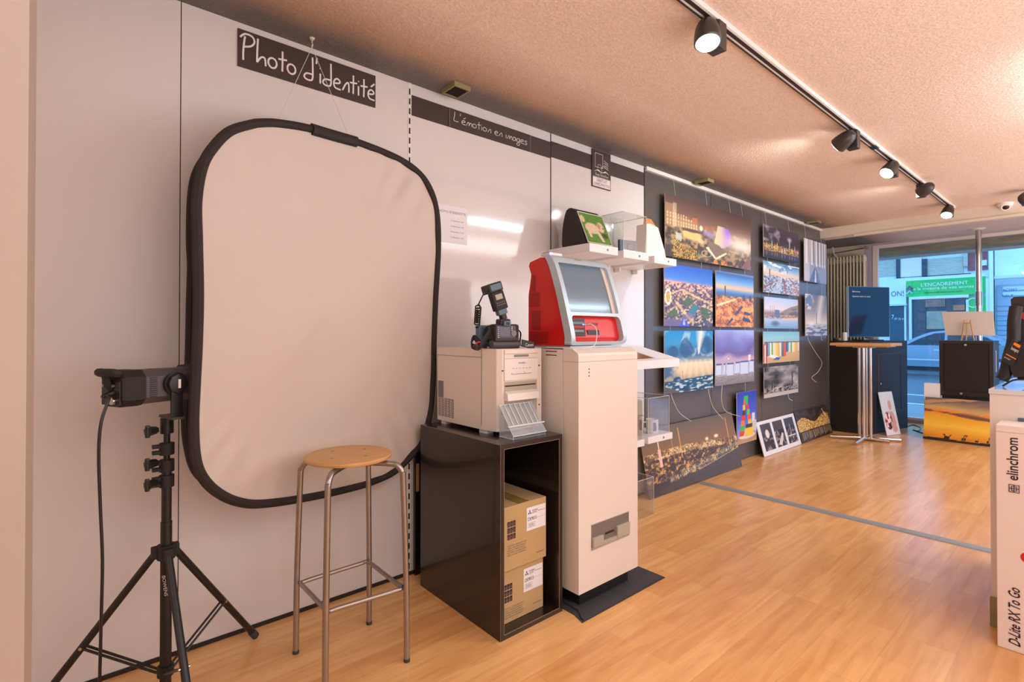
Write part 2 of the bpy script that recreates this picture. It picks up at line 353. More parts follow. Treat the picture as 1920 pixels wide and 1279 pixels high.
def art_night_square(a):
    U, V = a.U, a.V
    a.layer(a.ramp([(0,(100,86,70)),(.25,(96,86,78)),(.42,(120,104,90)),(.55,(150,120,100)),(.7,(120,92,82)),(1,(84,66,64))], V + .12*(U-.4)))
    m = fbm(U*26, V*18, 3); a.put((215,180,120), sm(m,.52,.66)*(V < .6)*.6); a.put((50,46,44), sm(m,.48,.36)*(V < .55)*.7)
    a.put((176,140,108), a.poly([(.0,.5),(.0,.85),(.08,.86),(.1,.7),(.33,.62),(.35,.5)])*.7)
    for j in range(4):
        for i in range(12): a.put((240,214,160), a.rect(.015+i*.027, .028+i*.027, .52+.055*j, .555+.055*j)*(V < .84-.65*U)*.75)
    a.put((235,215,180), a.rect(.075,.11,.5,.88)*.5); a.put((200,110,76), a.rect(.27,.33,.62,.72)*.8); a.put((236,232,190), a.ell(.37,.57,.02,.05)); a.put((190,100,70), a.rect(.4,.45,.58,.63)*.8+a.rect(.48,.53,.58,.65)*.6)
    a.put((150,130,220), a.ell(.46,.50,.12,.07,.8)*.8); a.put((215,190,120), a.ell(.27,.42,.13,.10,.3)); a.put((100,70,80), a.ell(.27,.49,.12,.03)); a.put((235,205,150), a.ell(.36,.35,.05,.06,.5)*.8)
    a.layer(a.ramp([(0,(235,215,150)),(.5,(215,190,190)),(1,(150,100,235))], np.clip((U-.54)/.14,0,1)), a.poly([(.52,.36),(.565,.70),(.7,.68),(.76,.44),(.62,.3)]))
    d = ((U-.87)/.2)**2 + ((V-.43)/.13)**2; a.put((255,252,246), np.exp(-d*1.3)*1.1); a.put((240,225,205), np.exp(-d*.35)*.6)
    a.put((132,116,104), a.poly([(.46,.40),(.44,.27),(.54,.09),(.67,.22),(.58,.34)])); a.put((245,228,190), a.poly([(.42,.26),(.54,.07),(.68,.22),(.66,.24),(.54,.11),(.45,.28)]))
    r = np.sqrt(((U-.43)/.055)**2+((V-.15)/.05)**2); a.put((195,190,170), (abs(r-1) < .12)*.8)
    a.put((190,205,200), a.rect(.10,.16,.28,.40)*.8); a.sparkle([(250,210,80),(245,150,50),(120,130,70),(60,56,50)], ((V < .32-.7*(U-.1))*(U < .32)*(U > .08)).astype(float), .5)
    a.sparkle([(250,130,60),(230,100,40),(255,190,90)], (a.ell(.54,.04,.03,.06)+a.ell(.64,.04,.04,.06)), .6); a.put((150,110,108), a.poly([(.86,.0),(.95,.2),(.99,.2),(1,0)])*.8)
def art_blue_city(a):
    U, V = a.U, a.V
    a.layer(a.ramp([(0,(90,84,110)),(.2,(110,100,110)),(.5,(150,120,110)),(.6,(110,90,120)),(.72,(225,170,160)),(.755,(110,140,210)),(.8,(70,130,220)),(1,(48,98,205))], V+.03*U))
    m = fbm(U*30, V*40, 5, 3); a.put((250,214,160), sm(m,.52,.66)*(V < .73)*.8); a.put((60,54,84), sm(m,.46,.34)*(V < .72)*.8)
    for P in ([(.0,.5),(.35,.62),(.37,.6),(.0,.46)],[(.35,.62),(.95,.42),(.95,.39),(.35,.58)],[(.2,.38),(.55,.05),(.6,.05),(.25,.4)]): a.put((245,205,150), a.poly(P)*.7)
    for P in ([(.33,.36),(.45,.5),(.6,.44),(.45,.32)],[(.72,.3),(.86,.34),(.95,.16),(.8,.14)],[(.05,.2),(.2,.3),(.28,.17),(.05,.15)]): a.put((78,104,58), a.poly(P)*.9)
    a.put((66,124,140), a.poly([(.45,.2),(.58,.17),(.7,.34),(.58,.39)])); a.put((130,116,160), a.poly([(.3,.12),(.5,.1),(.6,.2),(.45,.24)])*.6); a.put((110,100,140), a.ell(.15,.0,.3,.13))
    a.put((70,90,240), a.poly([(.27,.0),(.5,.0),(.38,.13)])); a.put((200,210,255), a.poly([(.36,.03),(.4,.03),(.38,.13)])); r = np.sqrt(((U-.07)/.05)**2+((V-.47)/.11)**2); a.put((250,240,220), (abs(r-1) < .2)); a.put((235,160,60), (r < .7)*.9)
def art_orange_city(a):
    U, V = a.U, a.V
    a.layer(a.ramp([(0,(214,110,30)),(.5,(205,120,60)),(.6,(70,110,170)),(.66,(110,160,215)),(.72,(250,200,150)),(.8,(150,190,230)),(.92,(70,140,220)),(.97,(80,100,150)),(1,(100,150,220))], V+.02*U))
    ct = (V < .57); m = fbm(U*14+V*8, V*18, 9); a.put((255,190,90), (m > .55)*ct*.8); a.put((130,60,30), (m < .42)*ct*.7)
    a.sparkle([(255,210,120),(240,140,40),(120,60,40)], ct.astype(float), .25)
    for P in ([(.28,.02),(.44,.14),(.4,.18),(.25,.03)],[(.5,.2),(.7,.38),(.66,.41),(.48,.24)],[(.68,.12),(.92,.08),(.9,.14),(.7,.2)],[(.72,.24),(.92,.22),(.9,.27),(.73,.3)]): a.put((70,66,100), a.poly(P))
    for P in ([(.02,.36),(.5,.5),(.5,.53),(.02,.4)],): a.put((255,225,170), a.poly(P))
    a.put((120,70,50), a.rect(.21,.24,.55,.74)); a.put((90,70,60), a.rect(.7,.75,.5,.6)+a.rect(.88,.93,.5,.6))
def art_storm_sea(a):
    U, V = a.U, a.V; n = fbm(U*5, V*6, 11, 6)
    a.layer(a.ramp([(0,(30,80,110)),(.14,(50,110,150)),(.19,(160,150,130)),(.3,(215,196,160)),(.46,(235,222,190)),(.54,(120,140,160)),(.62,(60,110,160)),(.8,(60,150,205)),(1,(30,140,205))], V))
    cl = np.maximum(a.ell(.42,.70,.24,.22,.8), np.maximum(a.ell(.85,.76,.24,.24,.8), a.ell(.15,.66,.2,.16,.8))); c2 = cl+(n-.5)*1.5
    a.put((46,92,136), sm(c2,.25,.6)*(V > .4)); a.put((190,212,226), sm(c2,.10,.34)*sm(c2,.62,.34)*sm(n,.42,.6)*(V > .5)*.8); a.put((96,140,176), sm(n,.5,.7)*sm(c2,.4,.7)*(V > .45)*.7)
    ray = np.clip(1-abs(U-.68-(V-.62)*.15)/(.02+.30*np.clip(V-.62,0,1)), 0, 1)*(V > .6); a.put((240,240,230), ray**.7)
    a.put((70,104,144), sm(n,.35,.6)*sm(U,.34,.1)*(V > .22)*(V < .5)); th = np.arctan2(U-.6, 1.0-V); a.put((250,240,205), (np.sin(th*34)*.5+.5)*(V > .2)*(V < .52)*.35*sm(U,.15,.4))
    w = fbm(U*12, V*40, 12); hz = .19+.05*U; a.put((36,90,124), (V < hz)*.9); a.put((225,240,246), sm(w,.5,.62)*(V < hz-.02)*.85); a.put((20,56,88), sm(w,.46,.36)*(V < hz)*.7); a.put((26,76,116), a.ell(.24,.21,.08,.05)); a.put((190,215,230), a.ell(.27,.2,.05,.03,.8)*.6); a.put((40,50,60), a.rect(.345,.355,.2,.34)); a.put((90,90,84), a.poly([(0,0),(0,.12),(.2,.05),(.3,0)]))
def art_huts(a):
    U, V = a.U, a.V; n = fbm(U*3+1, V*3, 21, 5)
    a.layer(a.ramp([(0,(140,135,140)),(.16,(170,165,172)),(.2,(210,215,235)),(.46,(190,170,200)),(.6,(110,100,170)),(.8,(130,130,205)),(1,(165,185,240))], V+(n-.5)*.3*(V > .45)))
    a.put((225,170,190), a.ell(.85,.47,.35,.07,.9)*.8); g = a.rg.random(U.shape); a.put((90,86,96), (g < .4)*(V < .2)*.5)
    for (u0,w,h) in ((.02,.14,.17),(.2,.05,.17),(.28,.17,.2),(.5,.12,.18),(.63,.22,.22),(.88,.12,.2)):
        b = .2-(.03 if w > .16 else 0); a.put((206,222,250), a.rect(u0,u0+w,b,b+h)); a.put((90,96,150), a.rect(u0,u0+w,b+h,b+h+.02)); a.put((150,165,215), a.rect(u0+w-.015,u0+w,b,b+h))
    a.put((240,240,250), a.rect(.84,.9,.42,.52)); a.put((220,90,110), a.rect(.31,.325,.44,.52)); a.put((250,250,255), a.rect(.305,.33,.46,.48))
def art_night_port(a):
    U, V = a.U, a.V; n = fbm(U*5, V*4, 31, 5)
    a.layer(a.ramp([(0,(30,34,48)),(.2,(70,66,80)),(.3,(90,76,60)),(.6,(44,36,52)),(1,(62,56,76))], V))
    a.put((176,172,182), np.clip((n-.45)*4,0,1)*(V > .5)*(U < .45)); a.put((190,180,185), a.ell(.72,.72,.1,.12,.8)*.9)
    for (u,h,c) in ((.08,.5,(220,190,90)),(.22,.6,(90,220,200)),(.3,.5,(250,190,90)),(.36,.55,(240,220,170)),(.5,.42,(220,210,255)),(.58,.45,(220,210,255)),(.72,.75,(220,190,240)),(.8,.5,(250,230,140)),(.88,.6,(190,150,220)),(.95,.48,(120,90,220))):
        a.put(c, a.ell(u,h*.75,.02,h*.28,.6)*.9); a.put(c, a.ell(u,.14,.02,.1,.9)*.5)
    a.sparkle([(250,200,90),(255,230,160),(230,140,60)], ((V > .22)*(V < .45)).astype(float), .3)
def art_day_town(a):
    U, V = a.U, a.V; n = fbm(U*4, V*5, 41, 5)
    a.layer(a.ramp([(0,(120,130,150)),(.5,(130,140,160)),(.6,(215,190,170)),(.72,(226,208,184)),(.85,(150,190,220)),(1,(90,150,200))], V+.08*U))
    a.put((70,110,150), sm(n,.46,.58)*(V > .72)*(U > .3)*.8); a.put((235,240,245), sm(n,.55,.64)*(V > .68)*.9)
    m = fbm(U*34, V*30, 43, 3); a.put((70,80,104), sm(m,.48,.38)*(V < .58)*.8); a.put((225,226,232), sm(m,.53,.62)*(V < .58)*.8)
    a.put((150,66,46), a.poly([(0,.10),(.42,.48),(.42,.5),(0,.18)])*.8); a.put((190,206,225), a.poly([(.4,.5),(.5,.5),(.42,.0),(.2,.0)])*.7); a.put((150,70,56), a.poly([(.5,.5),(.56,.5),(.64,.0),(.58,.0)])*.7); a.sparkle([(240,150,90),(190,100,60),(255,236,210)], ((U > .76)*(V < .35)).astype(float), .4)
    a.put((80,80,90), a.rect(.15,.168,.5,.78))
def art_harbour(a):
    U, V = a.U, a.V; n = fbm(U*6, V*8, 51)
    a.layer(a.ramp([(0,(120,160,205)),(.3,(175,200,230)),(.36,(110,96,100)),(.5,(150,130,125)),(.62,(225,215,215)),(1,(176,200,236))], V))
    a.put((150,130,110), a.poly([(.42,.4),(.52,.58),(.75,.72),(1,.82),(1,.35)])); a.put((90,80,80), ((n > .5)*(V > .38)*(V < .7)*(U > .42)*((V-.45) < (U-.4)*.62))*.7)
    a.sparkle([(250,225,190),(230,160,130),(90,80,90)], ((V > .3)*(V < .46)).astype(float), .35); a.put((95,110,140), a.rect(.3,.42,.36,.6)); a.put((235,190,160), a.poly([(.5,.3),(1,.3),(1,.36),(.5,.34)])); a.put((60,80,110), a.ell(.3,.16,.16,.12,.7)*.7)
    for u in (.16,.22,.27): a.put((110,100,110), a.rect(u,u+.008,.4,.72))
def art_book_huts(a):
    U, V = a.U, a.V
    a.layer(a.ramp([(0,(205,170,120)),(.3,(215,185,140)),(.62,(160,195,200)),(.8,(150,205,220)),(1,(120,190,215))], V))
    cols = [(215,70,40),(240,240,235),(60,140,150),(240,235,225),(225,190,110),(30,80,170),(240,225,150),(200,60,60),(120,180,90),(235,235,240),(70,180,190),(235,200,90)]
    for i in range(22):
        c = cols[i*5 % 12]; u = .03+i*.044; b = .2+.12*(i > 12)+.02*math.sin(i); a.put(c, a.rect(u,u+.038,b,.66-.01*(i % 3))); a.put((110,70,60), a.rect(u,u+.04,.64,.67))
    a.put((240,245,250), a.poly([(.12,.2),(.3,.14),(.4,.2),(.2,.27)])); a.put((40,110,190), a.poly([(.25,.1),(.4,.08),(.46,.16),(.33,.17)])); a.put((190,60,40), a.rect(0,.03,.02,.6)+a.rect(.06,.09,.02,.58)); a.put((245,245,240), a.rect(.03,.06,.02,.58))
def art_bw_skyline(a):
    U, V = a.U, a.V; n = fbm(U*3+5, V*4, 61, 5)
    g = np.clip(120+(n-.5)*330+V*20, 50, 235); a.layer(np.stack([g,g*.99,g],-1)); a.put((190,190,190), (V < .12)); a.put((120,120,120), ((V > .12)*(V < .16)).astype(float))
    for (u,w,h) in ((.05,.08,.28),(.2,.03,.5),(.27,.04,.35),(.4,.1,.28),(.55,.2,.33),(.8,.03,.75),(.86,.1,.26)): a.put((50,50,52), a.rect(u,u+w,.14,h))
    a.sparkle([(230,230,230),(40,40,40)], ((V > .14)*(V < .3)).astype(float), .4)
def art_colonnade(a):
    U, V = a.U, a.V
    a.layer(a.ramp([(0,(150,155,170)),(.4,(160,165,180)),(1,(205,200,205))], V))
    for i,u in enumerate((.05,.28,.5,.66,.78,.9)): w = .16-.02*i; a.put((232,230,234), a.rect(u,u+w*.6,.42-.01*i,1)); a.put((120,124,140), a.rect(u+w*.6,u+w,.45,1))
    a.put((90,105,140), a.poly([(.2,0),(.48,.42),(.7,0)])); a.put((220,222,228), a.poly([(.44,0),(.49,.42),(.52,0)])); g = a.rg.random(U.shape); a.put((120,125,150), (g < .5)*(V < .4)*(U > .6)*.6); a.put((235,235,240), a.rect(0,.22,0,1)*.5)
def art_sunrays(a):
    U, V = a.U, a.V; n = fbm(U*5, V*6, 71, 5)
    a.layer(a.ramp([(0,(120,120,140)),(.25,(176,174,182)),(.32,(230,215,190)),(.6,(150,140,135)),(1,(110,104,104))], V))
    r = np.clip(1-abs(U-.75-(V-1)*.3)/.2, 0, 1); a.put((245,235,215), r*.8*(V > .3)); a.put((245,245,250), sm(n,.48,.6)*(V > .6)*sm(U,.45,.2)*.9); a.put((70,120,190), sm(n,.44,.36)*(V > .7)*sm(U,.4,.2))
    a.put((60,60,80), a.rect(.48,.5,.3,.58)); w = fbm(U*6-V*10, V*26, 73); a.put((210,214,226), sm(w,.46,.6)*(V < .27)*.8); a.put((70,74,100), sm(w,.46,.34)*(V < .27)*.8); a.put((240,244,250), a.ell(.25,.3,.25,.06,.8)*.8)
def art_night_panorama(a):
    U, V = a.U, a.V; n = fbm(U*46, V*26, 81, 3); top = .60+.03*np.sin(U*5); lo = .20-.16*U; lo = np.maximum(lo, .04)
    a.layer(a.ramp([(0,(72,56,44)),(.25,(60,40,24)),(.55,(140,96,30)),(.75,(126,92,34)),(1,(104,82,44))], V))
    ct = (V < top)*(V > lo)*1.; a.put((58,36,20), ct*.9); a.put((150,100,40), sm(n,.5,.62)*ct*.8); a.put((230,180,80), sm(n,.6,.7)*ct*.9)
    a.sparkle([(200,150,60),(120,78,30),(60,36,18)], ct, .16); hz = ((V > top-.10)*(V < top+.01)).astype(float); a.put((225,170,80), hz*.2); a.sparkle([(255,240,190),(250,210,120)], hz*sm(fbm(U*14,V*8,7),.36,.58), .45)
    qy = .30*U**1.2+.06; band = np.exp(-((V-qy-.07)/.05)**2)*(U > .2); a.sparkle([(225,225,205),(170,170,130),(120,110,80)], band, .45); a.put((76,62,48), (V < qy)*(U > .12)*.95); a.put((220,205,160), (abs(V-qy) < .006)*(U > .5)*.7)
    for u,h,w in ((.275,.9,.006),(.355,.93,.006),(.9,.93,.007)): a.put((220,160,70), a.rect(u,u+w,.45,h)*.9)
    a.put((235,190,170), a.rect(.135,.165,.40,.66)); a.put((250,220,200), a.rect(.146,.154,.66,.78)); a.put((250,235,190), a.ell(.645,.64,.025,.04,.6)+a.ell(.755,.65,.035,.04,.6))
def art_blocks(a):
    U, V = a.U, a.V
    a.layer(a.ramp([(0,(190,160,120)),(.12,(170,130,100)),(.16,(130,160,230)),(.5,(70,100,215)),(1,(30,64,190))], V)); a.put((225,220,215), a.ell(.5,.13,.45,.06)); a.put((200,200,205), a.rect(.74,1,.2,.4)); a.put((225,225,225), a.rect(.76,.9,.4,.55))
    cols = [(225,60,40),(60,190,70),(240,130,40),(230,50,60),(60,60,64),(245,200,60),(240,90,40),(90,200,90)]
    for i in range(7): b = .14+i*.1; a.put(cols[i], a.rect(.12+i*.035,.34+i*.015,b,b+.1)); a.put(cols[(i+3) % 8], a.rect(.62-i*.03,.82-i*.045,b,b+.1))
    a.put(cols[1], a.rect(.34,.55,.82,.92)); a.put(cols[5], a.rect(.4,.82,.12,.28)); a.put((50,50,54), a.rect(.44,.78,.28,.36))
def art_triptych(a):
    U, V = a.U, a.V; a.put((228,232,240))
    for i in range(3):
        u0 = .07+i*.31; mk = a.rect(u0,u0+.25,.12,.9); n = fbm(U*30, V*14, 90+i, 3)
        g = np.where(V > .62, 70., 60+(n-.5)*420); g = np.clip(g, 28, 235); a.layer(np.stack([g*1.02,g*.92,g*.94],-1), mk)
    a.put((225,222,222), a.ell(.2,.6,.05,.14)); a.put((215,210,210), a.poly([(.42,.2),(.5,.16),(.6,.5),(.56,.52)])); a.put((220,215,215), a.rect(.72,.92,.34,.38)+a.rect(.8,.81,.4,.7))
def art_gold_night(a):
    U, V = a.U, a.V; n = fbm(U*12, V*8, 95)
    a.layer(a.ramp([(0,(60,46,36)),(.35,(70,50,30)),(1,(52,46,46))], V)); ct = (V > .34)*(V < .66+.1*np.sin(U*9))
    a.put((190,130,50), ct*.8); a.sparkle([(255,214,110),(230,160,50),(255,240,190),(90,60,30)], ct*1., .7)
    for i in range(22): a.put([(235,190,110),(190,200,235),(240,230,190)][i % 3], a.rect(.08+i*.042,.095+i*.042,.06+.02*(i % 4),.3)*.7)
    a.put((235,225,215), a.poly([(.83,.9),(.85,.9),(.93,.62),(.9,.6)])); a.put((90,80,78), (n > .58)*(V > .66)*.6)
def art_baby(a):
    U, V = a.U, a.V; a.layer(a.ramp([(0,(236,232,238)),(.6,(214,226,236)),(1,(220,230,238))], V))
    sk = (216,164,154); a.put(sk, a.ell(.66,.30,.2,.26,.12)); a.put(sk, a.ell(.62,.68,.125,.125,.12)); a.put((205,160,154), a.ell(.60,.66,.03,.012)+a.ell(.68,.67,.02,.01)); a.put((190,120,120), a.ell(.63,.60,.03,.01)); a.put(sk, a.ell(.42,.5,.16,.05)+a.ell(.68,.13,.2,.07))
    m = a.ell(.34,.33,.27,.21,.06); a.put((60,52,62), m); n = fbm(U*9, V*9, 99); a.put((236,230,232), m*(n > .52)); a.put((205,40,50), m*((n > .47)*(n < .51))); a.put((205,40,50), a.ell(.33,.4,.06,.04)); a.put(sk, a.ell(.52,.28,.05,.12))
def art_sunset(a):
    U, V = a.U, a.V; n = fbm(U*3, V*9-U*1.5, 101, 5)
    a.layer(a.ramp([(0,(190,110,24)),(.12,(228,150,34)),(.35,(250,200,66)),(.55,(238,170,40)),(.66,(240,140,40)),(.74,(205,170,110)),(.9,(130,105,95)),(1,(96,84,84))], V+.06*(U-.5)+(n-.5)*.12))
    bl = np.exp(-((V-(.70-.14*U))/.055)**2); a.put((250,120,40), sm(n+bl*.5,.72,.80)*bl*.9); a.put((104,78,70), sm(n+bl*.5,.78,.90)*bl); a.put((112,96,94), sm(n,.38,.52)*sm(V,.80,.9)*.85); a.put((240,180,110), sm(n,.56,.66)*sm(V,.82,.88)*.6)
    g = .055+.012*np.sin(U*7)+.03*(U > .3)*(U < .5)*0; a.put((40,24,18), V < g); k = (38,22,18)
    a.put(k, a.ell(.36,.08,.045,.045)); a.put(k, a.poly([(.30,.17),(.315,.17),(.37,.09),(.35,.07)])); a.put(k, a.poly([(.42,.165),(.435,.165),(.38,.07),(.36,.08)])); a.put(k, a.poly([(.30,.15),(.33,.17),(.345,.14)]))
    for u in (.58,.61,.93): a.put(k, a.rect(u,u+.025,.07,.115)); a.put(k, a.poly([(u+.015,.1),(u+.025,.1),(u+.042,.18),(u+.032,.18)])); a.put(k, a.rect(u+.03,u+.055,.165,.18)); a.put(k, a.rect(u,u+.005,.04,.1)+a.rect(u+.018,u+.023,.04,.1))
    a.put(k, a.ell(.79,.075,.03,.02)); a.put(k, a.rect(.81,.816,.07,.13))
def art_dog(a):
    U, V = a.U, a.V; n = fbm(U*30, V*30, 111); a.layer(a.ramp([(0,(60,110,40)),(.5,(95,150,60)),(1,(80,140,50))], n*1.2-.1))
    c = (226,200,172); a.put(c, a.ell(.38,.5,.3,.2,.15)); a.put(c, a.ell(.76,.58,.15,.19,.15)); a.put(c, a.ell(.1,.78,.1,.14,.3)); a.put(c, a.poly([(.5,.4),(.64,.42),(.74,.1),(.64,.08)])); a.put(c, a.poly([(.14,.5),(.26,.4),(.28,.2),(.18,.2)]))
    a.put((190,140,100), a.ell(.7,.62,.06,.13,.3)); a.put((60,40,34), a.ell(.86,.56,.03,.025)+a.ell(.79,.64,.015,.015)); a.put((60,60,40), a.ell(.82,.3,.15,.1,.5)*.8)
def slab(name, O, UX, VX, art, nx, ny, th, edge=None, parent=None):
    O, UX, VX = Vector(O), Vector(UX), Vector(VX); n = UX.cross(VX).normalized(); A = Art(nx, ny); art(A)
    mb = MB(); mb.grid(lambda u, v: O + UX*u + VX*v, nx, ny, 0, False); k = len(mb.v)
    q = [O - n*.0004, O+UX - n*.0004, O+UX+VX - n*.0004, O+VX - n*.0004]
    mb.add(q + [p - n*th for p in q], [(0,1,5,4),(1,2,6,5),(2,3,7,6),(3,0,4,7),(4,5,6,7),(0,1,2,3)], 1)
    o = mb.build(name, [M['print'], edge or M['black']], parent, fixn=False)
    C = A.C/255.; C = np.where(C <= .04045, C/12.92, ((C+.055)/1.055)**2.4).reshape(-1, 3); full = np.ones((len(mb.v), 4), np.float32); full[:len(C), :3] = np.clip(C, 0, 1)
    at = o.data.color_attributes.new('Print', 'FLOAT_COLOR', 'POINT'); at.data.foreach_set('color', full.ravel())
    return o

# =================================================================== THE ROOM
CH = 2.49
YW = 8.7
struct(B((-1.0,-2.6,-.05), (4.7,YW+.1,0)).build('floor', M['floor'])); f = bpy.data.objects['floor']
for v in f.data.vertices: v.co += f.location
f.location = (0,0,0)
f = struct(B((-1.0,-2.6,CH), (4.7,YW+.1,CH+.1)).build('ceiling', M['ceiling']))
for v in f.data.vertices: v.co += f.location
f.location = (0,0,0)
seamsY = [-2.6,-1.67,-.675,.324,1.311,2.322,3.331]
mb = MB()
for i in range(len(seamsY)-1):
    a, b = seamsY[i], seamsY[i+1]; g = .0016
    mb.box((-.12, a+g, .012), (0, b-g, CH), 0 if b < 1.4 else 1, .001)
mb.box((-.12,-2.6,0), (-.012,3.331,CH), 2)
struct(mb.build('wall_left', [M['wall_matte'], M['wall_white'], M['seam']]))
mb = MB(); sb = [3.331,4.333,5.34,6.15,7.163]
for a, b in zip(sb[:-1], sb[1:]): mb.box((-.12, a+.003, .0), (0, b-.003, CH-.03), 0, .001)
mb.box((-.12,3.331,0), (-.012,7.16,CH), 1)
mb.box((-.12,7.1601,0), (.0,7.163,CH-.03), 0)
struct(mb.build('wall_left_gallery', [M['wall_black'], M['seam']]))
struct(B((-.9,7.163,0), (-.13,7.2,CH)).build('wall_recess_side', M['paint']))
struct(B((-.95,7.2,0), (-.9,YW,CH)).build('wall_recess', M['paint']))
struct(B((4.6,-2.6,0), (4.7,YW,CH)).build('wall_right', M['wall_matte']))
struct(B((-.12,-2.7,0), (4.7,-2.6,CH)).build('wall_back', M['wall_matte']))
e = WX(50, 640, 1.5)
struct(B((1.32, -.7, 0), (1.5, e.y, CH)).build('wall_partition', mat('tan_partition',srgb(176,160,146),.6)))
struct(B((0,.0,0), (.006,3.33,.016)).build('baseboard_left', M['seam']))
# top rail over the gallery wall
struct(B((-.01,3.335,CH-.03), (.022,7.163,CH-.002)).build('trim_1', M['white']))
# slotted upright strips between panels (pierced rails)
def slot_rail(y, z0, z1, nm, step=.05):
    mb = MB(); mb.box((-.005,y-.009,z0), (.002,y+.009,z1), 0); z = z0+.01
    while z < z1-.03: mb.box((.0015,y-.0045,z), (.0028,y+.0035,z+.03), 1); z += step
    return struct(mb.build(nm, [M['white'], M['seam']]))
slot_rail(1.311, .02, CH, 'trim_2'); 
struct(B((.0,2.319,.02), (.0025,2.325,CH)).build('trim_3', M['seam'])); struct(B((-.002,3.325,.0), (.004,3.333,CH-.01)).build('trim_4', M['seam']))
# dark band across the glossy panels
mb = MB(); mb.box((0,1.322,2.328), (.0015,2.317,2.432)); mb.box((0,2.327,2.328+.01), (.0015,3.324,2.44)); struct(mb.build('trim_5', M['brown_band']))
# floor threshold strip
mb = MB(); mb.prism([(.14,3.870,0),(.14,3.878,.006),(.14,3.895,.010),(.14,3.925,.010),(.14,3.945,.006),(.14,3.953,0)], (4.4,0,0)); struct(mb.build('trim_6', mat('matt_aluminium',srgb(150,154,156),.5,.25)))
# beam across the room + ledge
mb = MB(); mb.box((-.1,6.98,2.375), (4.6,7.18,CH)); struct(mb.build('trim_7', M['paint']))
mb = MB(); mb.box((.36,6.965,2.35), (4.6,7.0,2.374)); struct(mb.build('trim_8', M['paint']))
# shop-front wall with window opening
x0 = WY(1646,470,YW).x; xr = 4.4; zh = WY(1646,463,YW).z; zs = .07
mb = MB(); mb.box((-.9,YW,0), (x0-.17,YW+.15,CH)); struct(mb.build('wall_front', M['paint']))
mb = MB(); mb.box((x0-.17,YW,0), (x0-.06,YW+.12,CH), 0); mb.box((x0-.06,YW,zh+.02), (xr,YW+.12,CH), 0); mb.box((x0-.06,YW,0),(xr,YW+.12,.04),0); mb.box((xr,YW,0),(4.6,YW+.12,CH),0)
struct(mb.build('wall_front_surround', M['purple_paint']))
w = struct(MB().box((x0-.06,YW-.01,.04),(xr,YW+.06,zs)).box((x0-.06,YW-.01,zh-.02),(xr,YW+.06,zh+.02)).box((x0-.06,YW-.01,zs),(x0,YW+.06,zh-.02)).box((xr-.05,YW-.01,zs),(xr,YW+.06,zh-.02)).build('window_1', M['beige']))
MB().box((x0,YW+.02,zs),(xr-.05,YW+.028,zh-.02)).build('pane', M['glass'], w)

# =================================================================== WALL SIGNS
t = thing('wall_sign', 'dark brown sign with large white handwritten wording Photo d\'identite', 'sign', (0,.82,2.31))
MB().box((.0005,.519,2.308), (.006,1.122,2.462)).build('board', M['brown_band'], t)
script_text(t, "Photo d'identit\u00e9", (.0065,.529,2.340), (0,1,0), (0,0,1), .592, .105, .0042, M['letters'])
t = thing('wall_sign', 'long thin dark sign on the brown band reading L\'emotion en images', 'sign', (0,1.85,2.32))
MB().box((.0018,1.551,2.33), (.007,2.14,2.43)).build('board', M['brown_band'], t)
MB().box((.0018,1.548,2.33), (.0075,1.551,2.43)).build('edge_strip', M['grey'], t); MB().box((.0018,2.14,2.33),(.0075,2.143,2.43)).build('edge_strip', M['grey'], t)
script_text(t, "L'\u00e9motion en images", (.0075,1.575,2.362), (0,1,0), (0,0,1), .54, .052, .0018, M['letters'])
t = thing('wall_sign', 'upright black and white plaque with open book picture reading OBJETS ET LIVRES PHOTOS', 'sign', (0,2.81,2.2))
y0,y1,zb,zt = 2.715,2.914,2.225,2.484
MB().box((.0025,y0,zb), (.009,y1,zt)).build('board', M['brown_band'], t)
MB().box((.009,y0+.006,zb+.006), (.0096,y1-.006,zb+.068)).build('label_panel', M['letters'], t)
text(t, 'OBJETS ET', (.0098,y0+.045,zb+.042), (0,1,0), (0,0,1), .028, M['ink'], width=.11); text(t, 'LIVRES PHOTOS', (.0098,y0+.018,zb+.014), (0,1,0), (0,0,1), .028, M['ink'], width=.165)
script_text(t, "Vivez l'\u00e9motion", (.0095,y0+.03,zb+.082), (0,1,0), (0,0,1), .14, .022, .0009, M['letters'])
mb = MB(); X = .0098
for P in ([(.03,.14),(.03,.235),(.11,.235),(.11,.14)],):
    Q = [(X,y0+a,zb+b) for a,b in P]; mb.tube(Q, .0018, 6, closed=True)
mb.tube([(X,y0+.006,zb+.072),(X,y1-.006,zb+.072)], .0012, 6)
for k in range(4): mb.tube([(X,y0+.025+.006*k,zb+.108+.004*k),(X,y0+.06,zb+.125-.003*k),(X,y0+.1,zb+.108),(X,y0+.14,zb+.125-.003*k),(X,y0+.175-.006*k,zb+.108+.004*k)], .0012, 5)
mb.tube([(X,y0+.1,zb+.108),(X,y0+.1,zb+.15)], .0012, 5); mb.tube([(X,y0+.055,zb+.13),(X,y0+.06,zb+.16),(X,y0+.09,zb+.16),(X,y0+.1,zb+.14),(X,y0+.11,zb+.16),(X,y0+.14,zb+.155)], .0012, 5)
for k in range(4): mb.tube([(X,y0+.125,zb+.15+.016*k),(X,y0+.15,zb+.147+.014*k),(X,y0+.17,zb+.14+.014*k)], .0016, 5)
mb.build('emblem', M['letters'], t)
t = thing('price_sheet', 'white printed price sheet taped to the glossy panel beside the backdrop', 'paper', (0,1.58,1.7))
MB().box((.0004,1.46,1.703), (.0014,1.671,1.904)).build('sheet', M['label'], t)
text(t, "PHOTO D'IDENTITE", (.0016,1.475,1.863), (0,1,0), (0,0,1), .018, M['inkgrey'], width=.185)
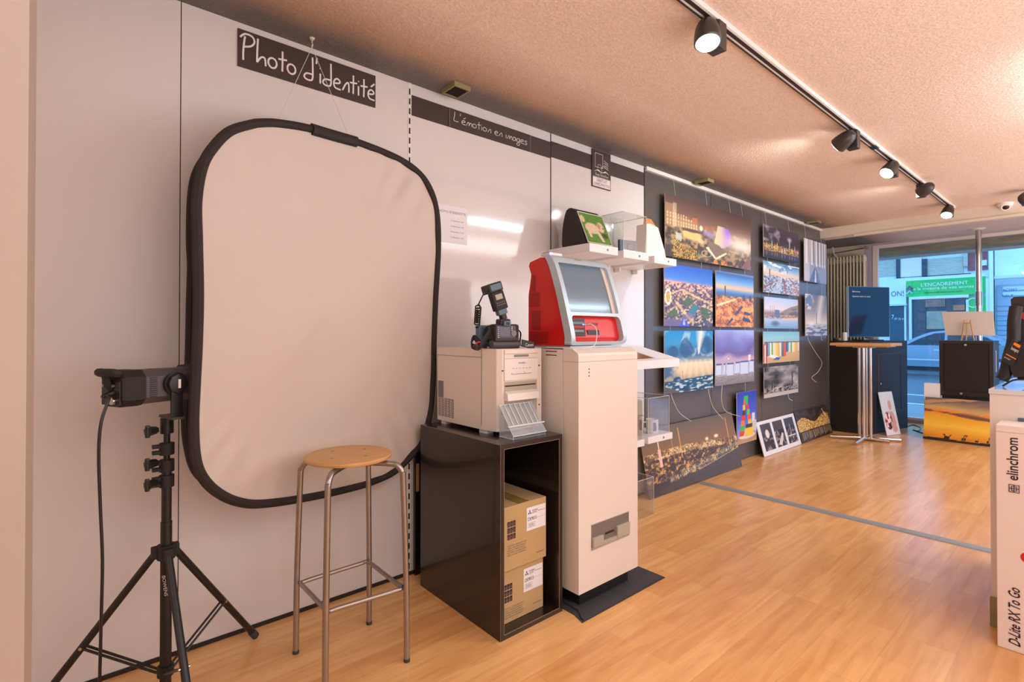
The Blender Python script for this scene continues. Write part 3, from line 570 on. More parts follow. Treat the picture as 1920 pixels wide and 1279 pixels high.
for k, s_ in enumerate(("4 identites 8 \u20ac", "6 identites 9 \u20ac", "8 identites 12 \u20ac", "12 identites 14 \u20ac")): text(t, s_, (.0016,1.56,1.822-.03*k), (0,1,0), (0,0,1), .010, M['inkgrey'], width=.085)

# =================================================================== CEILING FITTINGS
for (y, lb) in ((1.52,'small olive slotted ceiling vent nearest the handwritten sign'), (4.02,'small olive ceiling vent above the large night photograph'), (6.45,'farthest small ceiling vent above the end of the gallery wall')):
    t = thing('ceiling_vent', lb, 'vent', (.11,y,CH-.024), 'ceiling vents along the wall'); L = .05
    MB().box((.05,y-L,CH-.024),(.17,y-L+.008,CH)).box((.05,y+L-.008,CH-.024),(.17,y+L,CH)).box((.05,y-L+.008,CH-.024),(.058,y+L-.008,CH)).box((.162,y-L+.008,CH-.024),(.17,y+L-.008,CH)).build('frame', M['olive'], t)
    mb = MB(); mb.box((.058,y-L+.008,CH-.014),(.162,y+L-.008,CH-.008))
    for k in range(7): mb.box((.065+k*.014,y-L+.008,CH-.021),(.068+k*.014,y+L-.008,CH-.014))
    mb.build('grille', M['seam'], t)
t = thing('lighting_track', 'long pale ceiling track with a dark slot carrying the spotlights', 'track', (1.29,3,CH-.03))
MB().box((1.272,-1.0,CH-.022),(1.308,6.75,CH-.0005)).build('rail', M['white'], t)
MB().box((1.266,-1.0,CH-.026),(1.272,6.75,CH-.002)).box((1.282,-1.0,CH-.0235),(1.298,6.75,CH-.0215)).build('slot', M['seam'], t)
MB().box((1.268,4.05,CH-.03),(1.31,4.13,CH-.023)).build('joint', M['chrome'], t)
def spot(y, aim, lb, power, hx=0, size=R(78), dx=1.29, s=1.0):
    base = Vector((dx,y,CH-.022)); t = thing('track_spotlight', lb, 'spotlight', tuple(base), 'track spotlights')
    bx = Vector((dx,y+.03,CH-.085)); MB().box((dx-.03,y-.02+.03,CH-.14),(dx+.03,y+.04+.03,CH-.03),bev=.004).build('driver_box', M['spot'], t)
    MB().cyl((dx,y+.03,CH-.03),(dx,y+.03,CH-.0235),.018).build('adapter', M['black'], t)
    d = (Vector(aim)).normalized(); c = Vector((dx+hx,y-.03,CH-.095)); L = .115*s
    MB().cyl(Vector((dx,y+.01,CH-.095)), c, .012).build('pivot', M['black'], t)
    prof = [(.006,-.6),(.022,-.56),(.036,-.42),(.045,-.2),(.05,.1),(.051,.36),(.046,.4),(.042,.37)]
    sh = MB().lathe(c, d, [(r*s, h*L) for r, h in prof], 24).build('lamp_head', M['spot'], t)
    f = c + d*(.385*L); MB().cyl(f, f+d*.004, .0415*s, n=24).build('lens', M['lampglow'], t)
    l = bpy.data.lights.new('spot_beam', 'SPOT'); l.energy = power; l.color = (.97,1,.97); l.spot_size = size; l.spot_blend = .9; l.shadow_soft_size = .035
    o = bpy.data.objects.new('spot_beam', l); S.collection.objects.link(o); o.location = f+d*.012; o.rotation_euler = (-d).to_track_quat('Z','Y').to_euler()
spot(1.93, (.18,-.25,-1), 'nearest track spotlight, large lit head pointing down', 22)
spot(3.62, (-1,.30,-.50), 'second track spotlight, dark head turned away toward the gallery wall', 34, hx=-.03, size=R(125))
spot(4.50, (-.3,-.55,-.65), 'third track spotlight, lit head tilted toward the camera', 22)
spot(5.36, (-1,.55,-.50), 'fourth track spotlight, dark head turned toward the gallery photographs', 36, hx=.04, size=R(125))
spot(6.50, (-.1,-.5,-.75), 'farthest track spotlight, lit at the end of the rail', 16)
p = WY(1918,436,6.4)
spot(p.y, (.3,1,-.25), 'black spotlight cut off by the right edge before the shop window', 10, dx=p.x+.02)
t = thing('security_camera', 'small white dome camera with dark lens on the ceiling beam', 'camera', (1.65,6.96,2.43))
MB().lathe((1.65,6.95,CH),(0,0,-1),[(.062,0),(.062,.02),(.05,.035)],24).build('base', M['white'], t); MB().lathe((1.65,6.95,CH-.02),(.15,-.7,-.6),[(.045,-.02),(.045,.02),(.035,.045)],24).build('housing', M['white'], t)
MB().lathe(Vector((1.65,6.95,CH-.02))+Vector((.15,-.7,-.6)).normalized()*.044,(.15,-.7,-.6),[(.027,0),(.022,.004)],20).build('lens', M['black'], t)
t = thing('tube_light', 'white ceiling batten with a bright fluorescent tube beside the spotlight track', 'light', (2.22,3.84,CH-.05))
MB().box((2.19,3.25,CH-.03),(2.25,4.43,CH-.001)).build('batten', M['white'], t); MB().cyl((2.22,3.28,CH-.045),(2.22,4.40,CH-.045),.013).build('tube', M['tubeglow'], t)

# =================================================================== BACKDROP
t = thing('backdrop', 'large rounded cream fabric photo backdrop with black rim hanging on the wall', 'backdrop', (.15,.9,.5))
out = [(480,231),(520,231),(585,242),(668,266),(745,297),(786,326),(808,360),(819,405),(821,470),(816,560),(813,640),(811,720),(804,785),(788,832),(745,880),(700,903),(640,920),(560,936),(490,945),(450,942),(415,928),(385,902),(368,865),(363,800),(366,720),(370,640),(372,550),(370,450),(369,375),(380,312),(401,275),(433,245)]
def xat(u, v): 
    k = min(max((u-365)/455., 0), 1); return .30*(1-k)**1.6+.085+.03*math.sin(v/640.*math.pi)*k
O3 = [tuple(WX(u, v, xat(u, v))) for u, v in out]; O3 = smooth(O3+[O3[0]], 12)[:-1]
O3v = [Vector(p) for p in O3]; cen = sum(O3v, Vector())/len(O3v)
MB().tube(O3v, .0165, 8, closed=True, flat=(Vector((1,0,0)), 1.0)).build('rim', M['rim'], t)
rg = random.Random(4); nO = len(O3v); rings = 30; vs = []; fs = []
angs = [math.atan2(p.z-cen.z, p.y-cen.y) for p in O3v]
def fold(p, k):
    dy = (p.y-cen.y)/.5; dz = (p.z-cen.z)/.78; c = min(abs(dy),1)*min(abs(dz),1); th = math.atan2(p.z-cen.z, p.y-cen.y)
    a = max(0, (c-.30)/.5)*max(0,1-abs(k-.84)*5.)
    return a*.016*math.sin(th*38+3*math.sin(th*5))
for r in range(rings+1):
    k = 1-(r/rings)**1.0
    for p in O3v:
        q = cen + (p-cen)*(k*.985); q.x -= .012*(1-k**4); q.x += fold(q, k); vs.append(q)
for r in range(rings):
    for i in range(nO): j = (i+1) % nO; fs.append((r*nO+i, r*nO+j, (r+1)*nO+j, (r+1)*nO+i))
fab = MB().add(vs, fs, 0, True).build('fabric', M['cream'], t, ang=R(80))
back = [(500,232),(455,240),(418,258),(385,292),(364,328),(356,375),(354,450),(356,500),(354,570),(352,665),(349,720),(345,790),(350,840),(362,880),(385,905)]
bx_ = lambda i: .05+.10*abs(i-7)/7.
MB().tube(smooth([tuple(WX(u+3, v, bx_(i))) for i,(u,v) in enumerate(back)],4), .0150, 8, flat=(Vector((1,0,0)),1.0)).build('rear_hoop', M['rim'], t)
sl = [tuple(WX(u,v,xat(u,v)+.004)) for u,v in ((584,242),(625,254),(668,266))]; MB().tube(sl, .021, 8, flat=(Vector((1,0,0)),1.15)).build('joining_sleeve', M['black_rough'], t)
hk = WX(585,78,.08)
MB().tube([(hk.x,hk.y,CH),(hk.x,hk.y,CH-.02),(hk.x+.008,hk.y,CH-.03),(hk.x,hk.y,CH-.04),(hk.x-.008,hk.y,CH-.03)],.003,6).lathe((hk.x,hk.y,CH),(0,0,-1),[(.012,0),(.01,.006)],12).build('hook', M['cord'], t)
for q in ((520,228),(655,258)): MB().tube([(hk.x,hk.y,CH-.04), tuple(WX(q[0],q[1],xat(*q)))], .0013, 5).build('string', M['cord'], t)

# =================================================================== STROBE + STAND
PX, PY = .29, .25
t = thing('light_stand', 'black tripod lighting stand in front of the white panels', 'stand', (PX,PY,0))
MB().cyl((PX,PY,.06),(PX,PY,.60),.0165).build('lower_tube', M['black'], t); MB().cyl((PX,PY,.52),(PX,PY,.78),.0145).build('middle_tube', M['black'], t); MB().cyl((PX,PY,.78),(PX,PY,.93),.0095).build('upper_tube', M['black'], t)
hub = Vector((PX,PY,.50))
MB().cyl(hub+Vector((0,0,-.02)),hub+Vector((0,0,.025)),.026).build('hub', M['black_rough'], t); MB().cyl((PX,PY,.10),(PX,PY,.13),.024).build('spreader_collar', M['black_rough'], t)
for fx, fy in ((.085,.575),(.12,-.10),(.68,.28)):
    d = Vector((fx-PX,fy-PY,0)).normalized(); a = hub+d*.03; b = Vector((fx,fy,.012)); side = d.cross(Vector((0,0,1)))
    lg = MB().tube([a,b],.0115,12).build('leg', M['black'], t)
    MB().tube([b+(a-b).normalized()*.035, b-(a-b).normalized()*.0],.0145,10).build('rubber_foot', M['rubber'], lg)
    m = a+(b-a)*.56
    for sgn in (-1,1): MB().tube([m+side*.009*sgn, Vector((PX,PY,.115))+d*.022+side*.009*sgn],.0042,6).build('brace', M['black'], t)
    MB().box(tuple(a-Vector((.013,.013,.018))),tuple(a+Vector((.013,.013,.02))),bev=.004).build('leg_clamp', M['black_rough'], t); MB().cyl(m-side*.015,m+side*.015,.005,n=10).build('rivet', M['chrome'], t)
for z in (.735,.785,.84): MB().cyl((PX,PY,z-.02),(PX,PY,z+.018),.0215).box((PX-.012,PY-.04,z-.016),(PX+.012,PY-.015,z-.006)).box((PX-.012,PY-.04,z+.004),(PX+.012,PY-.015,z+.014)).build('collar', M['black_rough'], t)
for z in (.735,.80,.905): MB().cyl((PX+.01,PY-.03,z),(PX+.03,PY-.055,z),.012,.016,n=6).box((PX+.02,PY-.062,z-.02),(PX+.034,PY-.048,z+.02),bev=.004).build('knob', M['black'], t)
MB().cyl((PX,PY,.89),(PX,PY,.94),.019).build('socket', M['black'], t)
text(t, 'BOWENS', (PX+.0135,PY-.0125,.43), (.12,.1,-1), (.65,.757,.15), .016, M['letters'])
# strobe head; axis along the view into the backdrop
ax = Vector((-.45,.89,0.0)).normalized(); sd = Vector((.89,.45,0)).normalized(); up = Vector((0,0,1)); c0 = WX(262,730,.404)+ up*.003 - sd*.055
t2 = thing('studio_strobe', 'dark grey studio strobe head mounted on the light stand with a vented side', 'strobe', tuple(c0-up*.06))
def oct_(k, sx=1., ch=.02):
    h = .052*sx; w = .05*sx; P = [(-w,-h+ch),(-w+ch,-h),(w-ch,-h),(w,-h+ch),(w,h-ch),(w-ch,h),(-w+ch,h),(-w,h-ch)]
    return [c0+ax*k+sd*a+up*b for a, b in P]
def loft(secs, mi=0):
    mb = MB(); n = len(secs[0]); vs = [p for s_ in secs for p in s_]; fs = [(i*n+k, i*n+(k+1) % n, (i+1)*n+(k+1) % n, (i+1)*n+k) for i in range(len(secs)-1) for k in range(n)]
    fs += [tuple(range(n))[::-1], tuple((len(secs)-1)*n+k for k in range(n))]; return mb.add(vs, fs, mi)
bd = loft([oct_(0),oct_(.20)]).build('body', M['dgrey'], t2)
loft([oct_(-.045,.98,.02),oct_(-.04,1.04),oct_(.005,1.06),oct_(.02,1.04)]).build('rear_collar', M['black_rough'], t2)
loft([oct_(.175,1.0),oct_(.18,1.12),oct_(.215,1.14),oct_(.225,1.05)]).build('front_collar', M['black_rough'], t2)
mb = MB()
for j in range(2):
    for k in range(10): c = c0+ax*(.012+.032*j)+sd*.0505+up*(.028-.0065*k); mb.obox(c,ax,sd,up,.011,.0012,.0016)
mb.build('side_vent', M['black'], t2)
mb = MB()
for j in range(2): mb.obox(c0+ax*(.03+.045*j)+up*.0523,ax,sd,up,.012,.02,.0006)
mb.build('top_vent', M['black'], t2)
h = c0-ax*.045; MB().tube(smooth([h+up*.045+sd*.035, h-ax*.018+up*.05+sd*.03, h-ax*.022+up*.05, h-ax*.018+up*.05-sd*.03, h+up*.045-sd*.035],4),.0125,8).build('handle', M['black_rough'], t2)
MB().tube([h-ax*.018+up*.046, h-ax*.01+up*.01, h+up*.0],.011,8).build('handle_strut', M['black_rough'], t2)
pn = MB().obox(h-ax*.001-up*.012,ax,sd,up,.003,.043,.036,bev=.002).build('control_panel', M['black'], t2)
for k in range(4): MB().cyl(h-ax*.003+sd*(-.028+.015*k)+up*.01, h-ax*.010+sd*(-.028+.015*k)+up*.01,.0045,n=10).build('button', M['alu'], pn)
MB().cyl(h-ax*.003+sd*.02-up*.034, h-ax*.014+sd*.02-up*.034,.011,n=14).build('mains_switch', M['chrome'], pn)
kc = c0+ax*.108+sd*.05+up*.005
MB().cyl(kc, kc+sd*.012,.036,n=24).lathe(kc+sd*.012,sd,[(.033,0),(.031,.012),(.02,.014)],8).build('tilt_knob', M['black'], t2)
MB().obox(kc+sd*.027,ax,sd,up,.004,.001,.014).build('knob_marking', M['letters'], t2)
yb = Vector((PX,PY,.945)); q = kc+sd*.014
MB().obox((q+Vector((q.x,q.y,.95)))/2, ax, sd, up, .019, .004, (q.z-.95)/2+.005, bev=.002).obox(Vector((q.x,q.y,.948))*.5+yb*.5+up*.001, (Vector((q.x,q.y,0))-Vector((PX,PY,0))).normalized(), Vector((0,0,1)).cross((Vector((q.x,q.y,0))-Vector((PX,PY,0))).normalized()), up, (Vector((q.x,q.y,0))-Vector((PX,PY,0))).length/2+.015, .018, .004).build('yoke', M['black'], t2)
MB().obox(c0+ax*.12-up*.0525,ax,sd,up,.05,.02,.0008).build('rating_label', M['orange'], t2)
pl = h-ax*.012-up*.012+sd*.01
fl = [pl, pl-ax*.012-up*.006, WX(205,745,pl.x+.03), WX(190,790,pl.x+.05), WX(185,850,pl.x+.05), WX(188,950,pl.x+.04), WX(192,1050,pl.x+.04), WX(190,1150,pl.x+.03), WX(188,1230,pl.x+.02), WX(187,1279,pl.x)]
a, b = Vector(fl[-2]), Vector(fl[-1]); 
fl.append(Vector((b.x+.02,b.y,.03))); fl.append(Vector((b.x+.10,b.y-.1,.008))); fl.append(Vector((b.x+.5,b.y-.5,.008)))
tag(MB().tube(smooth([tuple(p) for p in fl],5),.0042,8).build('power_cable', M['black']), 'thin black mains cable dropping from the strobe to the floor', 'cable')
MB().tube([pl+ax*.01,pl-ax*.02-up*.008],[.010,.006],8).build('mains_plug', M['black'], t2)

# =================================================================== STOOL
sc_ = Vector((.42,.815,0)); feet = [(.286,.666),(.576,.668),(.605,.962),(.282,.965)]
t = thing('bar_stool', 'tall stool with round plywood seat and four grey steel tube legs', 'stool', (.43,.815,0))
st = MB().lathe((.42,.815,.742),(0,0,1),[(.150,0),(.158,.003),(.160,.010),(.157,.016),(.15,.018)],48).build('seat', M['plywood'], t)
for a in range(4): q = R(22+90*a); MB().lathe((.42+.085*math.cos(q),.815+.085*math.sin(q),.7598),(0,0,1),[(.0075,0),(.006,.0012)],12).build('bolt', M['grey'], st)
cb = Vector((.437,.815,0))
for fx, fy in feet:
    d = Vector((fx,fy,0)); top = cb.lerp(d, .93); inn = cb.lerp(d,.25)
    P = [d+Vector((0,0,.004)), cb.lerp(d,.985)+Vector((0,0,.3)), top+Vector((0,0,.66)), cb.lerp(d,.91)+Vector((0,0,.70)), cb.lerp(d,.84)+Vector((0,0,.722)), cb.lerp(d,.72)+Vector((0,0,.730)), inn+Vector((0,0,.730))]
    lg = MB().tube(smooth([tuple(p) for p in P],4),.0108,14).build('leg', M['steel'], t)
    MB().cyl(d, d+Vector((0,0,.012)),.0118,n=14).build('foot_cap', M['rubber'], lg)
ringp = []
F4 = [cb.lerp(Vector((x,y,0)),.93)+Vector((0,0,.268)) for x,y in feet]
for i in range(4):
    a, b = F4[i], F4[(i+1) % 4]; ringp += [tuple(a.lerp(b,.0)*.5+a.lerp(b,.04)*.5), tuple(a.lerp(b,.14)), tuple(a.lerp(b,.5)), tuple(a.lerp(b,.86))]
MB().tube([Vector(p) for p in smooth(ringp+[ringp[0]],4)[:-1]],.0082,10,closed=True).build('foot_ring', M['steel'], t)

# =================================================================== BLACK CABINET + CARTONS
X0,X1,Y0,Y1,ZT = .134,.741,1.299,1.652,.775
t = thing('cabinet', 'dark brown open fronted cabinet carrying the white printer', 'cabinet', (.44,1.475,0))
T = .02
MB().box((X0,Y0,0),(X1-.003,Y0+T,ZT-T)).build('side_panel', M['black_lam'], t); MB().box((X0,Y1-T,0),(X1-.003,Y1,ZT-T)).build('side_panel', M['black_lam'], t)
MB().box((X0,Y0,ZT-T),(X1-.003,Y1,ZT)).build('top_panel', M['black_lam'], t); MB().box((X0,Y0+T,.0),(X1-.003,Y1-T,T)).build('bottom_panel', M['black_lam'], t); MB().box((X0,Y0+T,T),(X0+.01,Y1-T,ZT-T)).build('back_panel', M['black_lam'], t)
mb = MB()
for (a,b) in (((X1-.003,Y0,0),(X1,Y0+T,ZT)),((X1-.003,Y1-T,0),(X1,Y1,ZT)),((X1-.003,Y0+T,ZT-T),(X1,Y1-T,ZT)),((X1-.003,Y0+T,0),(X1,Y1-T,T))): mb.box(a,b)
mb.build('edge_band', M['black_lam'], t)
mb = MB(); w_ = .0012
for (a,b) in (((X1-.001,Y0+T-w_,T),(X1+.0006,Y0+T+.0006,ZT-T)),((X1-.001,Y1-T-.0006,T),(X1+.0006,Y1-T+w_,ZT-T)),((X1-.001,Y0+T,ZT-T-.0006),(X1+.0006,Y1-T,ZT-T+w_)),((X1-.001,Y0,0),(X1+.0006,Y0+.0009,ZT)),((X1-.001,Y0+T,T-w_),(X1+.0006,Y1-T,T+.0006)),((X0,Y0-.0004,ZT-.001),(X1,Y0+.0008,ZT+.0004))): mb.box(a,b)
mb.build('worn_edge', M['edge'], t)
def carton(x1, y0, y1, z0, z1, lb):
    c = thing('cardboard_carton', lb, 'box', (x1-.2,(y0+y1)/2,z0), 'brown printer media cartons in the cabinet')
    MB().box((x1-.42,y0,z0),(x1,y1,z1-.001),bev=.002).build('carton_body', M['carton'], c)
    MB().box((x1-.42,(y0+y1)/2-.03,z1-.0012),(x1-.002,(y0+y1)/2+.03,z1+.0004)).build('tape', mat('parcel_tape',srgb(150,130,70),.2), c)
    e = x1+.0006; H = z1-z0; Wd = y1-y0
    MB().box((e-.0004,y1-.115,z1-.125),(e+.0002,y1-.004,z1-.028)).build('paper_label', M['label'], c)
    mb = MB(); cx = (e+.0006, y1-.098, z1-.050)
    for q in (90,210,330):
        a = R(q); d = Vector((0,math.cos(a),math.sin(a))); s_ = Vector((0,-d.z,d.y)); o = Vector(cx); mb.add([o,o+d*.006+s_*.0035,o+d*.012,o+d*.006-s_*.0035],[(0,1,2,3)])
    mb.build('maker_mark', M['ink'], c)
    text(c,'MITSUBISHI',(e+.0005,y1-.083,z1-.047),(0,1,0),(0,0,1),.009,M['ink'],width=.032); text(c,'ELECTRIC',(e+.0005,y1-.083,z1-.056),(0,1,0),(0,0,1),.009,M['ink'],width=.026)
    text(c,'CK9015',(e+.0005,y1-.110,z1-.084),(0,1,0),(0,0,1),.021,M['ink'],width=.052)
    mb = MB(); mb.tube([(e,y1-.108,z1-.094),(e,y1-.065,z1-.094),(e,y1-.065,z1-.112),(e,y1-.108,z1-.112)],.0008,5,closed=True)
    for k in range(8): mb.box((e,y1-.102+k*.004,z1-.109),(e+.0004,y1-.1005+k*.004,z1-.097))
    mb.box((e,y1-.05,z1-.05),(e+.0004,y1-.01,z1-.052)); mb.box((e,y1-.055,z1-.078),(e+.0004,y1-.01,z1-.0788)); mb.build('barcode', M['inkgrey'], c)
    mb = MB()
    for i in range(3):
        for j in range(3):
            ya = y0+.035+i*.0155; za = z1-.062-j*.026; mb.box((e,ya,za-.022),(e+.0004,ya+.013,za))
            
    mb.build('handling_symbols', M['ink'], c)
    mb = MB()
    for i in range(3):
        for j in range(3):
            ya = y0+.035+i*.0155; za = z1-.062-j*.026; mb.tube([(e+.0006,ya+.003,za-.018),(e+.0006,ya+.0065,za-.006),(e+.0006,ya+.010,za-.018)],.0007,4)
    mb.build('symbol_detail', M['carton'], c)
    for k,s_ in enumerate(('THIS SIDE UP - HANDLE WITH CARE','KEEP DRY - STORE AT ROOM TEMPERATURE','CONSERVER A L\'ABRI DE L\'HUMIDITE','NICHT WERFEN - VOR NAESSE SCHUETZEN','FRAGILE - NO VOLCAR - MANTENER SECO')): text(c,s_,(e+.0003,y0+.035,z1-.165-.0095*k),(0,1,0),(0,0,1),.008,M['inkgrey'],width=.105-.004*(k%3))
    text(c,'MADE IN JAPAN',(e+.0003,y1-.06,z0+.03),(0,1,0),(0,0,1),.008,M['inkgrey'],width=.045)
carton(.70,1.335,1.592,.243,.505,'upper brown carton in the cabinet, standing on the other carton')
carton(.685,1.33,1.588,.0205,.2425,'lower brown carton at the bottom of the dark cabinet')

# =================================================================== PRINTER
t = thing('photo_printer', 'white boxy photo printer on the dark cabinet under the camera', 'printer', (.37,1.52,ZT))
zb_, zt_ = .792, 1.149
pts = [(.14,1.39),(.50,1.39),(.585,1.405),(.60,1.425),(.60,1.66),(.14,1.66)]
MB().prism([(x,y,zb_) for x,y in pts],(0,0,zt_-zb_)).build('casing', M['beige'], t)
mb = MB(); mb.box((.142,1.3885,1.1105),(.502,1.3899,1.1115)); mb.box((.5,1.3885,zb_+.02),(.501,1.3899,1.148)); mb.build('panel_seam', M['seam'], t)
MB().box((.149,1.3885,.905),(.195,1.3896,.985),bev=.01).build('side_badge', M['grey'], t)
mb = MB()
for i in range(5):
    for k in range(14): mb.box((.15+.028*i,1.3888,.815+.0065*k),(.172+.028*i,1.3896,.8175+.0065*k))
mb.build('side_grille', M['seam'], t)
for x in (.20,.36): MB().cyl((x,1.53,ZT),(x,1.53,zb_),.02,n=16).build('foot', M['white'], t)
MB().box((.16,1.40,ZT),(.20,1.43,zb_)).build('foot', M['white'], t); MB().box((.47,1.40,ZT),(.52,1.44,zb_)).build('foot', M['white'], t)
f_ = .60
MB().box((f_,1.435,1.127),(f_+.006,1.635,1.146),bev=.003).box((f_,1.435,1.108),(f_+.004,1.635,1.126)).build('lid_front', M['beige'], t)
MB().box((f_+.004,1.49,1.113),(f_+.006,1.575,1.123)).build('finger_grip', M['grey'], t)
cp = MB().box((f_,1.435,1.01),(f_+.005,1.632,1.105),bev=.002).build('control_panel', M['white'], t)
text(cp,'MITSUBISHI',(f_+.006,1.515,1.083),(0,1,0),(0,0,1),.009,M['ink'],width=.04)
mb = MB()
for k in range(6): mb.box((f_+.005,1.48+.02*k,1.062),(f_+.0056,1.488+.02*k,1.064))
mb.box((f_+.005,1.475,1.037),(f_+.0056,1.595,1.039)); mb.box((f_+.005,1.475,1.037),(f_+.0056,1.477,1.043)); mb.box((f_+.005,1.55,1.037),(f_+.0056,1.552,1.046)); mb.build('status_marks', M['inkgrey'], cp)
MB().box((f_-.0,1.437,.80),(f_+.002,1.63,1.005)).build('outlet_recess', M['slot'], t)
MB().box((f_,1.44,.985),(f_+.004,1.62,.990)).build('paper_slot', M['seam'], t)
MB().prism([(f_,1.437,.965),(f_+.022,1.437,.955),(f_+.026,1.437,.925),(f_,1.437,.925)],(0,.185,0)).build('outlet_flap', M['white'], t)
for y,z in ((1.427,1.055),(1.427,.87),(1.645,1.07),(1.645,.89)): MB().cyl((f_-.002,y,z),(f_+.002,y,z),.004,n=10).build('screw', M['dgrey'], t)
t = thing('print_catch_tray', 'clear acrylic print catching tray below the printer outlet', 'tray', (.66,1.5,ZT))
mb = MB(); A = .0025
TRAY = clear('tray_acrylic',(.93,.97,1,1),.10,.06); _n = TRAY.node_tree; _d = _n.nodes.new('ShaderNodeBsdfDiffuse'); _d.inputs[0].default_value = (.8,.88,.92,1); _m = _n.nodes.new('ShaderNodeMixShader'); _m.inputs[0].default_value = .22
_o = [x for x in _n.nodes if x.type == 'OUTPUT_MATERIAL'][0]; _src = _o.inputs[0].links[0].from_socket; _n.links.new(_src,_m.inputs[1]); _n.links.new(_d.outputs[0],_m.inputs[2]); _n.links.new(_m.outputs[0],_o.inputs[0])
mb.prism([(.612,1.40,.905),(.700,1.40,.79),(.700,1.40,.7765),(.612,1.40,.7765)],(0,.003,0)); mb.prism([(.612,1.585,.905),(.700,1.585,.79),(.700,1.585,.7765),(.612,1.585,.7765)],(0,.003,0))
mb.prism([(.610,1.40,.908),(.703,1.40,.79),(.7045,1.40,.792),(.612,1.40,.910)],(0,.19,0)); mb.box((.61,1.40,.7762),(.703,1.59,.7785))
mb.build('ramp', TRAY, t)
mb = MB()
for k in range(6): y = 1.42+.028*k; mb.prism([(.614,y,.912),(.68,y,.826),(.682,y,.828),(.616,y,.914)],(0,.003,0))
mb.box((.676,1.392,.824),(.682,1.60,.830)); mb.tube([(.7045,1.40,.79),(.7045,1.59,.79)],.0018,6); mb.tube([(.612,1.40,.909),(.612,1.59,.909)],.0018,6); mb.tube([(.612,1.40,.909),(.703,1.40,.791)],.0015,6); mb.tube([(.703,1.40,.791),(.703,1.40,.777),(.612,1.40,.777)],.0015,6)
mb.build('rib', M['acryledge'], t)

# =================================================================== DSLR
n_ = Vector((.965,-.26,0)).normalized(); r_ = Vector((.26,.965,0)).normalized(); O = WX(951,648,.55); O.z = zt_
fr = lambda a,b,c: O + r_*a + n_*b + Vector((0,0,c))
t = thing('dslr_camera', 'black digital camera with battery grip and flash on top of the printer', 'camera', tuple(O))
def ob(a,b,c,ha,hb,hc,bev=.004): return MB().obox(fr(a,b,c), r_, n_, Vector((0,0,1)), ha,hb,hc,bev=bev)
ob(0,-.035,.070,.062,.034,.040,.012).build('body', M['black_rough'], t)
g_ = MB(); g_.tube([fr(-.066,-.02,.019),fr(.066,-.02,.019)],.0185,16); g_.obox(fr(0,-.04,.02),r_,n_,Vector((0,0,1)),.06,.03,.0185,bev=.008); g_.build('battery_grip', M['dgrey'], t)
MB().obox(fr(-.0,-.0005,.042),r_,n_,Vector((0,0,1)),.058,.002,.006).build('grip_controls', M['black'], t)
MB().obox(fr(-.004,-.035,.118),r_,n_,Vector((0,0,1)),.026,.03,.016,bev=.009).build('prism_housing', M['black'], t)
ey = MB().obox(fr(-.004,.006,.112),r_,n_,Vector((0,0,1)),.017,.010,.012,bev=.006).build('eyecup', M['flashgrey'], t); MB().obox(fr(-.004,.0165,.112),r_,n_,Vector((0,0,1)),.008,.001,.006).build('viewfinder', M['black'], ey)
sb_ = MB().obox(fr(-.006,.0,.075),r_,n_,Vector((0,0,1)),.048,.002,.028,bev=.002).build('back_plate', M['dgrey'], t)
MB().obox(fr(-.013,.003,.076),r_,n_,Vector((0,0,1)),.026,.001,.021).build('screen', mat('camera_screen',srgb(70,62,92),.1,var=.5,vscale=60,coat=1), sb_)
MB().lathe(fr(.032,.001,.068),n_,[(.013,0),(.013,.004),(.006,.004),(.006,.005),(.002,.005)],20).build('control_dial', M['grey'], sb_)
for k in range(6): MB().cyl(fr(-.044,.001,.095-.009*k),fr(-.044,.0045,.095-.009*k),.0026,n=8).build('button', M['silver'], sb_)
for k in range(3): MB().cyl(fr(.022+.009*k*0,.001,.098-.008*k),fr(.022,.0045,.098-.008*k),.0026,n=8).build('button', M['silver'], sb_)
MB().lathe(fr(-.01,-.065,.066),-n_,[(.034,0),(.036,.02),(.033,.03),(.038,.035),(.038,.08),(.034,.085),(.04,.09),(.043,.12),(.036,.12)],28).build('lens', M['black'], t)
MB().obox(fr(-.018,-.185,.055),r_,n_,Vector((0,0,1)),.055,.024,.052,bev=.012).build('macro_flash_unit', M['flashgrey'], t)
MB().tube([fr(-.062,-.165,.085),fr(-.062,-.18,.075),fr(-.062,-.195,.085)],.006,8).build('flash_lever', M['black'], t)
# flash gun
q0 = fr(-.004,-.03,.134); tilt = (Vector((0,0,1))*.93 - r_*.30 - n_*.05).normalized(); rr = (r_ - tilt*r_.dot(tilt)).normalized(); nn = rr.cross(tilt)
if nn.dot(n_) < 0: nn = -nn
fl_ = thing('flash_gun', 'black flash unit with small display standing on the camera hot shoe', 'flash', tuple(q0))
MB().obox(q0+tilt*.012,rr,nn,tilt,.012,.018,.014,bev=.003).build('hot_shoe_foot', M['black'], fl_)
MB().obox(q0+tilt*.034,rr,nn,tilt,.022,.02,.014,bev=.005).build('neck', M['flashgrey'], fl_)
bb = MB().obox(q0+tilt*.085,rr,nn,tilt,.030,.024,.042,bev=.005).build('flash_body', M['black_rough'], fl_)
MB().obox(q0+tilt*.102+nn*.0245,rr,nn,tilt,.017,.001,.012).build('display', mat('lcd_display',srgb(176,176,156),.2), bb)
for i in range(5):
    for j in range(2): c = q0+tilt*(.076-.010*j)+nn*.024+rr*(-.018+.009*i); MB().cyl(c,c+nn*.002,.0026,n=8).build('button', M['grey'], bb)
hd = MB().obox(q0+tilt*.148-nn*.022-rr*.0,rr,nn,tilt,.034,.046,.021,bev=.006).build('flash_head', M['black'], fl_); MB().obox(q0+tilt*.148+nn*.0245,rr,nn,tilt,.026,.001,.013).build('head_panel', M['flashgrey'], hd)
